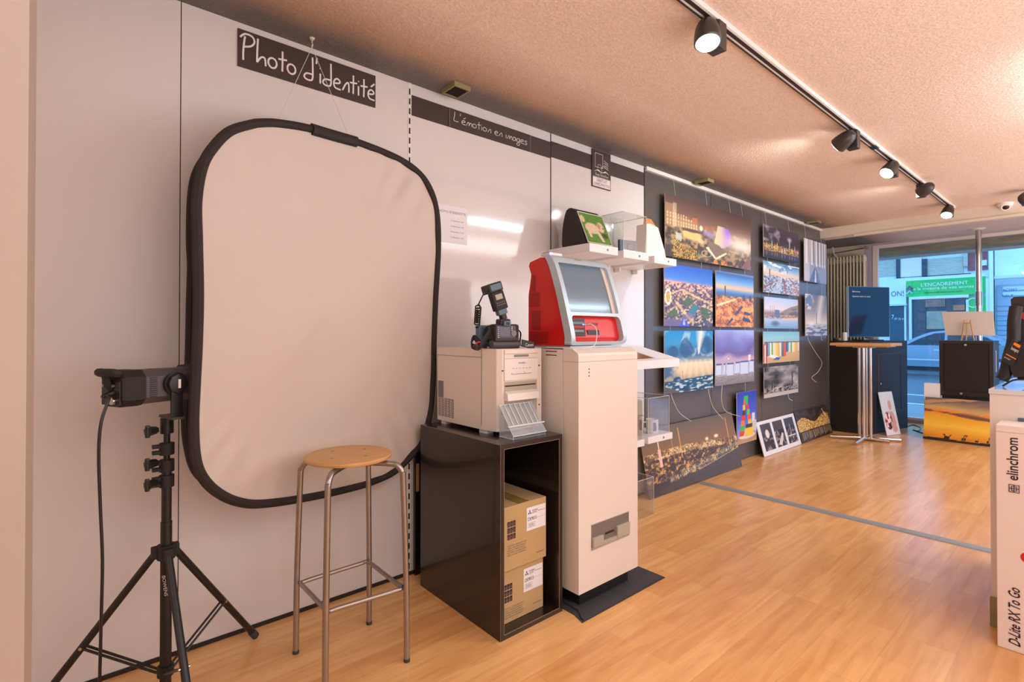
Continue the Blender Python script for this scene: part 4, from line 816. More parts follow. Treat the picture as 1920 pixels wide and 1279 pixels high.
# coiled cord
ca, cb_ = q0+tilt*.140-rr*.034, fr(-.062,-.18,.088); P = [ca, ca-r_*.02-Vector((0,0,.012)), ca-r_*.045-Vector((0,0,.06))]; c1 = P[-1]; c2 = cb_+Vector((0,0,.02))-r_*.012
for k in range(100): f = k/99.; ang = f*2*math.pi*9; dd = (c2-c1).normalized(); u1 = dd.orthogonal().normalized(); u2 = dd.cross(u1); P.append(c1.lerp(c2,f)+u1*(.013*math.cos(ang)*min(1,f*8))+u2*(.013*math.sin(ang)*min(1,f*8)))
P.append(cb_)
tag(MB().tube(P,.0032,7).build('coiled_cable', M['black']),'black coiled flash cable looping from the flash to the lens','cable')
# strap
def ribbon(P, w, th=.0012, nrm=None):
    P = [Vector(p) for p in P]; return MB().tube(P, w, 6, flat=(Vector((0,0,1)) if nrm is None else nrm, .12))
MB().tube(smooth([tuple(fr(-.062,-.03,.085)),tuple(fr(-.09,-.03,.05)),tuple(fr(-.12,-.02,.012)),tuple(fr(-.15,.005,-.004+.010)),tuple(fr(-.165,-.02,.02)),tuple(fr(-.135,-.06,.05)),tuple(fr(-.105,-.055,.02)),tuple(fr(-.09,-.02,.008))],5),.012,6,flat=(Vector((0,0,1)),.15)).build('strap', M['black_rough'], t)
MB().tube(smooth([tuple(fr(-.095,-.035,.02)),tuple(fr(-.13,-.02,.03)),tuple(fr(-.160,.0,.012))],5),.004,6).build('strap_edging', M['red2'], t)
MB().tube(smooth([tuple(fr(.062,-.03,.09)),tuple(fr(.077,-.02,.07)),tuple(fr(.074,-.02,.03)),tuple(fr(.085,-.03,.012)),tuple(fr(.13,-.04,.006))],5),.008,6,flat=(n_,.2)).build('strap', M['black'], t)
s2 = MB().obox(fr(.105,-.0,.018),(r_*.95+Vector((0,0,-.2))).normalized(),n_,Vector((0,0,1)),.034,.003,.0165,bev=.002).build('strap_pad', M['black'], t)
text(s2,'Canon',fr(.09,.0035,.009),r_,(0,0,1),.021,M['letters'],width=.04)

# =================================================================== KIOSK
t = thing('photo_kiosk', 'tall white photo kiosk cabinet standing on a dark mat', 'kiosk', (.5,1.9,0))
kx0,kx1,ky0,ky1 = .12,.802,1.690,2.118
MB().box((kx0,ky0,.078),(.708,ky1,1.145),bev=.004).build('rear_body', M['beige'], t)
dr = MB().prism([(.711,ky0,.078),(kx1,ky0,.078),(kx1,ky0,1.118),(kx1-.004,ky0,1.128),(.765,ky0,1.150),(.711,ky0,1.150)],(0,ky1-ky0,0)).build('front_door', M['beige'], t)
mb = MB(); mb.box((kx1-.0005,ky0,1.0905),(kx1+.0006,ky1,1.0925)); mb.box((.711,ky0-.0006,1.0905),(kx1,ky0+.0005,1.0925)); mb.build('lid_seam', M['slot'], t)
for k in range(3): MB().box((kx1,1.757,1.055-.015*k),(kx1+.0015,1.762,1.061-.015*k)).build('indicator', M['ink'], t)
for k in range(2): MB().box((.60,ky0-.001,1.132-.017*k),(.67,ky0+.001,1.136-.017*k)).build('vent_slit', M['seam'], t)
MB().box((.2,1.73,.012),(.77,2.08,.079)).build('plinth', M['black'], t)
# outlet recess: shown as framed pocket set in the door
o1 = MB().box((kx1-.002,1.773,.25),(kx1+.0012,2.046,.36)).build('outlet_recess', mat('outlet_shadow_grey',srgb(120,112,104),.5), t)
MB().box((kx1,1.773,.25),(kx1+.004,2.046,.262)).box((kx1,1.776,.262),(kx1+.014,1.845,.305),bev=.003).box((kx1,1.945,.262),(kx1+.014,2.04,.318),bev=.003).box((kx1,1.845,.262),(kx1+.010,1.945,.275)).build('outlet_guide', M['slot'], o1)
MB().box((kx1+.001,1.87,.298),(kx1+.004,1.93,.306)).build('outlet_slot', M['black'], o1)
for a_,b_ in (((kx1,1.770,.362),(kx1+.003,2.049,.364)),): MB().box(a_,b_).build('outlet_rim', M['slot'], o1)
tag(MB().prism([(.15,1.665,.0),(.80,1.665,0),(.862,1.645,0),(.862,2.262,0),(.15,2.262,0)],(0,0,.003)).prism([(.70,1.70,.003),(.79,1.70,.003),(.845,1.66,.003),(.858,1.66,.003),(.858,2.25,.003),(.79,2.22,.003),(.70,2.22,.003)],(0,0,.006)).build('floor_mat', M['rubber']), 'dark grey rubber mat sticking out under the white kiosk', 'mat')
# red terminal
hy0,hy1 = 1.70,2.085
k_ = thing('touch_terminal', 'red and silver touch screen terminal on top of the kiosk', 'terminal', (.6,1.89,1.15))
prof = [(.345,1.158),(.355,1.30),(.40,1.50),(.43,1.545),(.475,1.572),(.555,1.583),(.60,1.578),(.625,1.555),(.65,1.50),(.682,1.412),(.714,1.302),(.735,1.215),(.738,1.18),(.73,1.162)]
profR = prof
def sec(y, off=0., insetx=0.): return [(x-insetx, y, z) for x, z in prof]
# main shell: red
P0 = [(.465,1.16),(.465,1.40),(.485,1.50),(.468,1.545),(.475,1.562),(.548,1.578),(.60,1.574)]+[(x-.022,z-.004) for x,z in [(.625,1.555),(.65,1.50),(.682,1.412),(.714,1.302),(.735,1.215),(.738,1.18)]]+[(.70,1.16)]
MB().prism([(x,hy0+.004,z) for x,z in P0],(0,hy1-hy0-.045,0),smooth=True).build('shell', M['red'], k_)
# silver bezel: frame following the front curve
FR = smooth([(.585,1.585),(.612,1.578),(.636,1.545),(.655,1.50),(.686,1.412),(.718,1.302),(.741,1.215),(.744,1.185),(.735,1.163)],4)
def fcur(s):  # s in 0..1 down the curve
    L = [0]; 
    for i in range(1,len(FR)): L.append(L[-1]+math.hypot(FR[i][0]-FR[i-1][0],FR[i][1]-FR[i-1][1]))
    d = s*L[-1]
    for i in range(1,len(FR)):
        if d <= L[i]+1e-9: f = (d-L[i-1])/(L[i]-L[i-1]); return (FR[i-1][0]+(FR[i][0]-FR[i-1][0])*f, FR[i-1][1]+(FR[i][1]-FR[i-1][1])*f)
    return FR[-1]
def bez(s, y, d=0.): x, z = fcur(s); return Vector((x+d, y, z))
def sheet(s0, s1, ya, yb, d0, d1, nm, m, par, ns=14):
    mb = MB(); q = []
    for i in range(ns+1):
        s = s0+(s1-s0)*i/ns; q += [bez(s,ya,d1), bez(s,yb,d1), bez(s,yb,d0), bez(s,ya,d0)]
    fs = []
    for i in range(ns):
        for k in range(4): fs.append((i*4+k, i*4+(k+1) % 4, (i+1)*4+(k+1) % 4, (i+1)*4+k))
    fs += [(0,1,2,3),(ns*4,ns*4+3,ns*4+2,ns*4+1)]; mb.add(q, fs, 0, False); return mb.build(nm, m, par, ang=R(30))
ya, yb = hy0-.004, hy1+.012
LT = sum(math.hypot(FR[i][0]-FR[i-1][0],FR[i][1]-FR[i-1][1]) for i in range(1,len(FR)))
def rrect(y0_, y1_, t0, t1, rad):          # rad: top-left, top-right, bottom-right, bottom-left; t in metres down the curve
    P = []; cs = [((y0_,t0),(1,1),rad[0],180),((y1_,t0),(-1,1),rad[1],270),((y1_,t1),(-1,-1),rad[2],0),((y0_,t1),(1,-1),rad[3],90)]
    for (c, sg, r, a0) in cs:
        cx_, cy_ = c[0]+sg[0]*r, c[1]+sg[1]*r
        for k in range(9): q = R(a0+90*k/8); P.append((cx_+r*math.cos(q), cy_+r*math.sin(q)))
    Q = []
    for i in range(len(P)):
        p, q = P[i], P[(i+1) % len(P)]; n = max(1, int(math.hypot(q[0]-p[0], q[1]-p[1])/.02))
        for k in range(n): Q.append((p[0]+(q[0]-p[0])*k/n, p[1]+(q[1]-p[1])*k/n))
    return Q
loops = [rrect(ya,yb,0,LT,(.03,.06,.03,.02)), rrect(ya+.026,yb-.026,.14*LT,.665*LT,(.008,.012,.008,.008)), rrect(ya+.026,yb-.026,.70*LT,.962*LT,(.018,.025,.025,.01))]
from mathutils.geometry import tessellate_polygon
tri = tessellate_polygon([[Vector((p[0],p[1],0)) for p in L] for L in loops]); flat = [p for L in loops for p in L]; N_ = len(flat)
mbf = MB(); vs = [bez(min(max(p[1]/LT,0),1), p[0], .012) for p in flat]+[bez(min(max(p[1]/LT,0),1), p[0], -.03) for p in flat]
fs = [tuple(t_) for t_ in tri]+[tuple(i+N_ for i in t_)[::-1] for t_ in tri]; o_ = 0
for L in loops:
    n = len(L); fs += [(o_+i, o_+(i+1) % n, N_+o_+(i+1) % n, N_+o_+i) for i in range(n)]; o_ += n
mbf.add(vs, fs, 0, True); mbf.build('bezel', M['silver'], k_, ang=R(35))
text(k_,'MITSUBISHI',bez(.085,1.85,.0135),(0,1,0),(-.3,0,1),.008,M['ink'],width=.05)
scr = sheet(.14,.665,ya+.026,yb-.05,-.045,-.012,'screen',M['screen'],k_); sheet(.14,.665,yb-.05,yb-.026,-.045,-.006,'screen_side',M['beige'],k_)
sheet(.70,.965,ya+.026,yb-.026,-.04,-.016,'lower_panel',M['red'],k_,6)
cr = MB().obox(bez(.82,1.765,-.010),Vector((0,1,0)),Vector((1,0,.12)).normalized(),Vector((-.12,0,1)).normalized(),.052,.005,.040).build('card_reader', M['black'], k_)
for k,(z_,m_) in enumerate(((.020,'flashgrey'),(.002,'red2'),(-.016,'grey'))): MB().obox(bez(.82,1.765,-.004)+Vector((0,0,z_)),Vector((0,1,0)),Vector((1,0,.12)).normalized(),Vector((-.12,0,1)).normalized(),.042,.001,.005).build('card_slot', M[m_], cr)
MB().obox(bez(.79,1.805,-.002),Vector((0,1,0)),Vector((1,0,0)),Vector((0,0,1)),.004,.003,.002).build('status_light', M['blueled'], cr)
text(k_,'KIOSK',bez(.79,1.845,-.0145)+Vector((0,0,-.010)),(0,1,0),(-.1,0,1),.028,M['ink'],width=.085)
pb = MB().obox(bez(.87,1.88,-.0135),Vector((0,1,0)),Vector((1,0,.1)).normalized(),Vector((-.1,0,1)).normalized(),.042,.001,.012).build('name_plate', M['black'], k_)
mb = MB()
for (xa,xb,za,zc) in ((.485,.515,1.42,1.50),(.472,.545,1.345,1.412),(.49,.55,1.235,1.325),(.472,.60,1.17,1.225)):
    k = za
    while k < zc: mb.box((xa,hy0+.0025,k),(xb,hy0+.0045,k+.0018)); k += .0058
mb.build('side_grille', mat('dark_red_vent',srgb(120,10,10),.5), k_)
MB().box((.47,1.71,1.1505),(.735,2.08,1.1595)).build('foot_plate', M['silver'], k_)
tag(MB().tube(smooth([tuple(bez(.79,1.815,.0)),tuple(bez(.79,1.83,.03)),tuple(bez(.86,1.835,.045)),tuple(Vector((.80,1.80,1.165))),(.79,1.74,1.152),(.72,1.69,1.152),(.62,1.675,1.153)],6),.0022,7).build('charging_cable', M['white']),'white charging cable plugged into the red terminal front','cable')
g = thing('usb_reader', 'small white card reader with a glowing blue light on the terminal top', 'card reader', (.58,1.75,1.585))
MB().box((.535,1.72,1.586),(.60,1.80,1.600),bev=.004).build('case', M['white'], g); MB().box((.54,1.725,1.600),(.585,1.775,1.602)).build('top_slot', M['seam'], g); MB().lathe((.60,1.72,1.593),(1,0,0),[(.006,0),(.004,.004)],10).build('light', M['blueled'], g)

# =================================================================== WALL SHELVES
def shelf(y0, y1, z0, z1, lb, gp='white shelf boxes above the kiosk', x=.35):
    s = thing('wall_shelf', lb, 'shelf', (0,(y0+y1)/2,z0), gp)
    MB().box((.004,y0,z0),(x,y1,z1),bev=.002).build('shelf_board', M['shelf_white'], s)
    yc = y0+(y1-y0)*.62; MB().cyl((x,yc,(z0+z1)/2),(x+.003,yc,(z0+z1)/2),.007,n=14).build('lock', M['grey'], s)
    MB().box((.0045,y0+.02,z0-.03),(.05,y0+.035,z0)).box((.0045,y1-.035,z0-.03),(.05,y1-.02,z0)).build('bracket', M['shelf_white'], s)
ZS = 1.742
shelf(2.29,2.555,ZS-.05,ZS,'white shelf box above the kiosk holding the black bag'); shelf(2.61,2.875,ZS-.055,ZS-.008,'middle white shelf box holding the clear display case'); shelf(2.94,3.205,ZS-.06,ZS-.012,'white shelf box above the kiosk nearest the gallery wall')
t = thing('messenger_bag', 'black shoulder bag with a puppy photo printed on its flap', 'bag', (.2,2.42,ZS))
MB().prism([(x,2.30,z) for x,z in [(.13,ZS),(.29,ZS)]+smooth([(.305,ZS+.012),(.275,ZS+.09),(.24,ZS+.18),(.215,ZS+.222),(.18,ZS+.232),(.15,ZS+.21),(.125,ZS+.12),(.12,ZS+.012)],4)],(0,.225,0),smooth=True).build('bag_body', M['black_rough'], t)
A_ = Vector((.318,2.315,ZS+.012)); slab('photo_flap', A_, (0,.225,0), (-.085,0,.195), art_dog, 60, 50, .004, M['label'], t)
MB().tube([A_+Vector((.0,0,0)),A_+Vector((.0,.225,0)),A_+Vector((-.085,.225,.195)),A_+Vector((-.085,0,.195))],.003,6,closed=True).build('piping', M['letters'], t)
def acrylic_box(nm, lb, a, b, gp, par=None):
    t = thing(nm, lb, 'display case', ((a[0]+b[0])/2,(a[1]+b[1])/2,a[2]), gp); th = .003
    mb = MB(); mb.box((a[0],a[1],a[2]),(b[0],a[1]+th,b[2])); mb.box((a[0],b[1]-th,a[2]),(b[0],b[1],b[2])); mb.box((a[0],a[1]+th,a[2]),(a[0]+th,b[1]-th,b[2])); mb.box((b[0]-th,a[1]+th,a[2]),(b[0],b[1]-th,b[2])); mb.box((a[0]+th,a[1]+th,b[2]-th),(b[0]-th,b[1]-th,b[2]))
    mb.build('clear_panels', M['acrylic'], t); e = MB(); r = .0016
    for x in (a[0],b[0]):
        for y in (a[1],b[1]): e.tube([(x,y,a[2]),(x,y,b[2])],r,6)
        e.tube([(x,a[1],b[2]),(x,b[1],b[2])],r,6)
    for y in (a[1],b[1]): e.tube([(a[0],y,b[2]),(b[0],y,b[2])],r,6)
    e.build('edges', M['acryledge'], t); return t
acrylic_box('display_case','clear acrylic case over a notebook on the middle shelf box',(.07,2.62,ZS-.0075),(.34,2.865,ZS+.235),'clear acrylic display cases')
t = thing('spiral_notebook', 'grey spiral notebook inside the clear case on the shelf', 'notebook', (.28,2.74,ZS-.008))
MB().obox(Vector((.27,2.76,ZS+.036)),Vector((.25,1,0)).normalized(),Vector((1,-.25,0)).normalized(),Vector((0,0,1)),.075,.006,.043).build('cover', M['flashgrey'], t)
mb = MB()
for k in range(8): mb.lathe((.256+.0,2.687,ZS+.002+.0098*k),(0,.15,1),[(.008,0),(.008,.0035)],10)
mb.build('spiral_binding', M['black'], t); c = Vector((.279,2.775,ZS+.036)); MB().obox(c,Vector((.25,1,0)).normalized(),Vector((1,-.25,0)).normalized(),Vector((0,0,1)),.028,.001,.02).build('window_frame', M['dgrey'], t)
MB().obox(c+Vector((.0015,0,0)),Vector((.25,1,0)).normalized(),Vector((1,-.25,0)).normalized(),Vector((0,0,1)),.022,.001,.014).build('cover_photo', M['grey'], t)
t = thing('printed_cushion', 'white fabric bear shaped print item standing on the shelf end, orange tip', 'cushion', (.26,3.05,ZS-.012)); t['label'] = 'white sloping fabric cushion with an orange top on the shelf end'
zc = ZS-.0115
MB().prism([(.20,2.935,zc),(.20,3.19,zc),(.20,3.165,zc+.07),(.20,3.09,zc+.215),(.20,3.0,zc+.232),(.20,2.955,zc+.225)],(.08,0,0)).build('cushion_body', M['white'], t)
MB().prism([(.279,2.945,zc+.228),(.279,2.96,zc+.262),(.279,3.01,zc+.262),(.279,3.06,zc+.222),(.279,3.0,zc+.226)],(-.02,0,0)).build('orange_tip', M['orange'], t)
# sloping shelf with prints
t = thing('wall_shelf', 'white sloping display shelf beside the kiosk with prints on it', 'shelf', (.17,2.9,.985))
MB().prism([(.004,2.36,.985),(.35,2.36,.985),(.35,2.36,1.035),(.345,2.36,1.04),(.004,2.36,1.125)],(0,.88,0)).build('shelf_board', M['shelf_white'], t)
sn = Vector((.085,0,.341)).normalized()
def onslope(y0,y1,a,b,nm,lb,cat,m,dz=.001):
    P = [Vector((.345+(.004-.345)*k,y,1.04+.085*k))+sn*dz for y,k in ((y0,a),(y1,a),(y1,b),(y0,b))]; return tag(MB().prism(P, sn*.002).build(nm, m), lb, cat)
onslope(2.5,2.98,.1,.75,'photo_print','brown toned photo print lying on the sloping white shelf','print',mat('brown_print',srgb(150,90,56),.3,var=.5,vscale=25)); onslope(3.0,3.22,.08,.9,'brochure','pale brochure lying at the right end of the sloping shelf','brochure',M['label'])
shelf(2.56,2.825,.490,.533,'lower white shelf box partly hidden behind the kiosk','white shelf boxes beside the kiosk'); shelf(2.865,3.15,.495,.538,'lower white shelf box with printed mugs in a clear case','white shelf boxes beside the kiosk')
acrylic_box('display_case','clear acrylic case over the printed mugs on the lower shelf',(.07,2.88,.5385),(.34,3.125,.79),'clear acrylic display cases')
acrylic_box('display_case','clear acrylic case partly hidden behind the kiosk on the lower shelf',(.07,2.57,.5335),(.34,2.815,.785),'clear acrylic display cases')
acrylic_box('display_case','empty clear acrylic case standing on the floor beside the kiosk',(.04,2.72,.0),(.30,3.0,.25),'clear acrylic display cases')
def mug(x,y,z,lb,r=.041,h=.095,c=(120,60,70)):
    t = thing('mug', lb, 'mug', (x,y,z), 'printed white mugs in clear cases'); MB().lathe((x,y,z),(0,0,1),[(r*.93,0),(r,.006),(r,h),(r*.92,h),(r*.9,.01)],28).build('cup', M['white'], t)
    P = [Vector((x,y,z))+Vector((-.5*r,-.9*r,h*.8)),Vector((x-.7*r,y-1.6*r,z+h*.75)),Vector((x-.7*r,y-1.7*r,z+h*.35)),Vector((x-.5*r,y-.9*r,z+h*.2))]; MB().tube(smooth([tuple(p) for p in P],4),.005,8).build('handle', M['white'], t)
    mb = MB(); n=8
    for i in range(n): pass
    mb.grid(lambda u,v: (x+(r+.0006)*math.cos(-.8+.6*u*(1-.4*abs(v-.4))), y+(r+.0006)*math.sin(-.8+.6*u*(1-.4*abs(v-.4))), z+h*(.2+.6*v)), 6, 8); mb.build('printed_motif', mat('mug_motif',srgb(*c),.4,var=.6,vscale=70), t)
mug(.275,3.02,.5385,'printed white mug in front inside the right clear case',c=(110,120,160)); mug(.20,2.965,.5385,'taller printed mug behind inside the right clear case',h=.115,c=(120,70,60)); mug(.27,2.76,.5335,'printed mug in the left clear case beside the kiosk',h=.105,c=(190,110,120))
# pieces of stock behind the dark cabinet
t = thing('leaning_board', 'dark board with a pale wooden edge leaning behind the dark cabinet', 'board', (.06,1.345,0))
MB().box((.012,1.33,0),(.03,1.38,.62)).build('panel', M['black_lam'], t); MB().box((.0305,1.335,.42),(.034,1.35,.56)).build('wooden_edge', M['plywood'], t)

# =================================================================== GALLERY PICTURES
XP = .05
def hung(y0,y1,z0,z1,art,nx,ny,lb,cords,loose=(),nm='wall_photograph',shear=0):
    t = thing(nm, lb, 'picture', (XP,(y0+y1)/2,z0), 'unframed photographs hung on the black wall')
    slab('photo_panel',(XP,y0,z0),(0,y1-y0,0),(0,0,z1-z0),art,nx,ny,.006,M['white'],t)
    MB().box((.0005,y0+.05,z0+.06),(XP-.0065,y0+.08,z1-.06)).build('spacer_batten', M['black'], t); MB().box((.0005,y1-.08,z0+.06),(XP-.0065,y1-.05,z1-.06)).build('spacer_batten', M['black'], t)
    for (y, zt2) in cords: MB().cyl((XP-.012,y,z1),(XP-.012 if zt2 < 2.4 else .02,y,zt2),.0012,n=5).build('hanging_cord', M['cord'], t)
    for P in loose: MB().tube(smooth([tuple(p) for p in P],6),.0026,6).build('loose_cord', M['cord'], t)
hung(3.535,5.0,1.825,2.318,art_night_square,220,80,'wide night photograph of an illuminated city square, largest on the wall',((3.70,2.47),(4.2,2.47),(4.62,2.47),(4.86,2.47)))
hung(3.52,4.265,1.272,1.765,art_blue_city,140,100,'dusk city photograph with deep blue sky and ferris wheel',((3.66,1.825),(4.1,1.825)))
hung(4.325,5.055,1.273,1.77,art_orange_city,130,100,'orange lit city street photograph under a sunset sky',((4.42,1.825),(4.9,1.825)))
lp = lambda y,z,pts: [Vector((XP-.01,y,z))]+[WX(u,v,.06) for u,v in pts]
hung(3.52,4.268,.74,1.236,art_storm_sea,140,100,'stormy sea photograph with sun rays through blue clouds',((3.62,1.272),(4.1,1.272)),(lp(3.62,.745,[(1264,755),(1275,775),(1296,790)]),lp(4.2,.745,[(1331,745),(1338,765),(1356,786)])))
hung(4.31,5.06,.75,1.245,art_huts,130,100,'white beach huts photograph under a violet cloudy sky',((4.42,1.273),(4.9,1.273)),(lp(4.45,.755,[(1353,752),(1362,772),(1388,781)]),))
hung(5.285,6.17,1.985,2.312,art_night_port,120,60,'night port photograph with coloured lights and smoke, top of the small column',((5.38,2.47),(5.95,2.47)))
hung(5.28,6.185,1.628,1.945,art_day_town,120,60,'daytime town panorama photograph with blue clouds over rooftops',((5.4,1.985),(5.95,1.985)))
hung(5.295,6.145,1.264,1.584,art_harbour,120,60,'calm harbour photograph with hillside village and pale sky',((5.42,1.628),(5.95,1.628)))
hung(5.27,6.18,.91,1.232,art_book_huts,130,60,'photograph of a row of multicoloured beach cabins on sand',((5.4,1.264),(5.95,1.264)))
hung(5.285,6.14,.562,.872,art_bw_skyline,120,60,'black and white skyline photograph with cloudy sky, lowest of its column',((5.4,.91),(5.95,.91)),(lp(5.9,.565,[(1478,742),(1480,748),(1486,751)]),))
hung(6.338,7.03,1.812,2.297,art_colonnade,80,70,'pale photograph of tall white columns and their long shadows',((6.42,2.47),(6.9,2.47)))
hung(6.363,7.04,1.181,1.665,art_sunrays,80,70,'photograph of sun rays falling over a jetty and waves',((6.45,1.812),(6.9,1.812)),(lp(6.45,1.185,[(1517,640),(1530,662),(1541,680),(1534,697),(1522,708),(1531,717)]),lp(6.88,1.185,[(1540,637),(1543,638)])))
hung(4.708,5.108,.178,.66,art_blocks,60,80,'small upright photograph of stacked coloured blocks on blue sky',((4.9,.75),))
# leaning pictures
def lean(O, Uv, Vv, art, nx, ny, lb, edge='white', th=.006, nm='leaning_photograph'):
    o = slab(nm, O, Uv, Vv, art, nx, ny, th, M[edge]); tag(o, lb, 'picture', 'photographs leaning along the floor'); return o
lean((.12,3.22,.004),(0,1.44,0),(-.10,0,.485),art_night_panorama,230,90,'large golden night city panorama leaning on the floor against the black wall','black')
lean((.10,5.17,.004),(0,.92,0),(-.085,0,.325),art_triptych,110,60,'white bordered triptych of three dark city views leaning on the wall')
lean((.10,6.115,.004),(0,.95,0),(-.085,0,.335),art_gold_night,110,60,'golden night harbour photograph leaning at the far end of the wall','dgrey')
qb0 = WZ(1663.6,817,.003); qb1 = WZ(1704,812,.003); 
ub = Vector((qb1.x-qb0.x, qb1.y-qb0.y, 0)); 
lean((qb0.x,qb0.y,.003), (ub.x*.62,ub.y*.62,0), (-.10,.05,.50), art_baby, 60, 90, 'upright portrait of a baby holding a patterned ball, leaning on the black cabinet')
lean((.895,7.47,.003), (.585,0,0), (0,.13,.47), art_sunset, 150, 100, 'orange savanna sunset photograph with giraffes leaning beside the white counter','black')

# =================================================================== FRONT OF SHOP
t = thing('radiator', 'tall cream column radiator beside the shop window', 'radiator', (-.2,YW-.1,.25)); ra, rb = WY(1551,500,YW-.1).x, WY(1624,500,YW-.1).x; n = 12; zr = WY(1590,481,YW-.1).z
for k in range(n):
    x = ra+(rb-ra)*(k+.5)/n; MB().box((x-.007,YW-.14,.22),(x+.007,YW-.05,zr),bev=.006).build('column', M['radiator'], t)
MB().box((ra,YW-.10,.24),(rb,YW-.07,.30)).box((ra,YW-.10,zr-.09),(rb,YW-.07,zr-.03)).build('header_pipe', M['radiator'], t)
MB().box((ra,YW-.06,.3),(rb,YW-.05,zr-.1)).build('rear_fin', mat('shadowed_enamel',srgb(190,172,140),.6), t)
MB().box((rb-.02,YW-.05,.10),(rb-.05,YW-.012,.3)).build('bracket', M['radiator'], t); MB().box((ra+.02,YW-.05,.10),(ra+.05,YW-.012,.3)).build('bracket', M['radiator'], t)
v_ = WY(1556,482,YW-.1); MB().tube(smooth([(v_.x+.04,v_.y,CH),(v_.x+.04,v_.y,v_.z+.12),(v_.x+.06,v_.y,v_.z+.03),(v_.x+.10,v_.y,v_.z-.02)],4),.012,8).build('pipe', M['paint'], t)
MB().tube([(ra+.03,YW-.1,zr+.06),(rb,YW-.1,zr+.10)],.006,6).build('pipe', M['seam'], t); MB().cyl((rb,YW-.13,zr+.10),(rb,YW-.05,zr+.10),.022,n=12).cyl((ra+.05,YW-.13,zr+.05),(ra+.05,YW-.05,zr+.05),.022,n=12).build('valve', M['olive'], t)
# black display cabinets
t = thing('display_cabinet', 'black cabinet with blue lit side standing under the television', 'cabinet', (.25,7.7,0))
A4 = [(.02,7.23),(.434,7.25),(.60,8.20),(.12,8.20)]
MB().prism([(x,y,0) for x,y in A4],(0,0,1.108)).build('carcass', M['black_matt'], t); MB().prism([(x,y,1.108) for x,y in A4],(0,0,.012)).build('top_panel', M['black_matt'], t)
sv = Vector((A4[2][0]-A4[1][0],A4[2][1]-A4[1][1],0)); sn2 = Vector((sv.y,-sv.x,0)).normalized()
B0 = Vector((A4[1][0],A4[1][1],0)); 
mb = MB()
def side_pt(k,z,d=.001): return B0+sv*k+sn2*d+Vector((0,0,z))
mb.tube([side_pt(.22,.25),side_pt(.22,.96),side_pt(.82,.96),side_pt(.82,.25)],.003,6,closed=True); mb.build('door_outline', M['dgrey'], t)
MB().cyl(side_pt(.26,.60,0),side_pt(.26,.60,.012),.012,n=12).build('knob', M['chrome'], t)
cy = 7.72; c0x, c1x = WY(1761,660,cy).x, WY(1863,660,cy).x; ct_ = WY(1800,639,cy).z
t = thing('display_cabinet', 'black cabinet with recessed locked door below the small easel', 'cabinet', ((c0x+c1x)/2,cy+.2,0))
MB().box((c0x,cy+.012,0),(c1x,cy+.42,ct_)).build('carcass', M['black_matt'], t)
fr_ = MB(); zf0,zf1 = .53,ct_-.035
fr_.box((c0x,cy,.50),(c0x+.035,cy+.012,ct_)).box((c1x-.035,cy,.5),(c1x,cy+.012,ct_)).box((c0x+.035,cy,zf1),(c1x-.035,cy+.012,ct_)).box((c0x+.035,cy,.5),(c1x-.035,cy+.012,.55)).build('door_frame', M['black_lam'], t)
MB().box((c0x+.04,cy+.004,.555),(c1x-.04,cy+.0118,zf1-.005)).build('recessed_door', M['black_matt'], t)
MB().cyl(((c0x+c1x)/2,cy-.006,zf1-.012),((c0x+c1x)/2,cy+.004,zf1-.012),.013,n=14).cyl(((c0x+c1x)/2-.04,cy-.006,.527),((c0x+c1x)/2-.04,cy,.527),.013,n=14).build('lock', M['chrome'], t)
MB().box((c1x,cy+.16,.78),(c1x+.003,cy+.18,1.02)).build('side_handle', M['white'], t)
MB().tube(smooth([((c0x+c1x)/2,cy-.002,.52),((c0x+c1x)/2-.04,cy-.02,.45),((c0x+c1x)/2-.06,cy-.02,.35)],4),.005,6).build('cable', M['black'], t)
MB().box((c0x+.012,cy-.004,.36),(c0x+.022,cy+.011,.49)).build('hinge', M['silver'], t)
p0 = WY(1733,718,7.64); p1 = WY(1761,745,7.64)
tag(B((p0.x,7.63,.0),(p1.x+.0,7.70,p0.z)).build('white_carton', M['label']),'white upright carton behind the sunset photograph','box')
# small easel + board on the right cabinet
t = thing('table_easel', 'small wooden table easel on the black cabinet by the window', 'easel', ((c0x+c1x)/2,cy+.15,ct_)); ex = WY(1815,620,cy+.12).x; zt3 = WY(1815,600,cy+.12).z
MB().tube([(ex-.055,cy+.10,ct_),(ex-.032,cy+.14,zt3)],.007,8).build('leg', M['plywood'], t); MB().tube([(ex+.055,cy+.10,ct_),(ex+.018,cy+.14,zt3)],.007,8).build('leg', M['plywood'], t)
MB().tube([(ex-.004,cy+.03,ct_),(ex-.006,cy+.13,zt3-.03)],.005,8).build('rear_strut', M['plywood'], t); MB().tube([(ex-.036,cy+.128,zt3-.035),(ex+.024,cy+.128,zt3-.035)],.006,8).tube([(ex-.046,cy+.115,ct_+.05),(ex+.046,cy+.115,ct_+.05)],.004,8).build('cross_bar', M['plywood'], t)
yb_ = cy+.16; P = [WY(1773,628.5,yb_),WY(1866,629.5,yb_),WY(1862,584,yb_+.06),WY(1766,585,yb_+.06)]
b4 = thing('picture_board', 'blank pale board back resting on the wooden table easel', 'board', tuple(P[0])); MB().prism(P,(0,.012,.002)).build('panel', mat('pale_card',srgb(216,204,194),.6), b4)
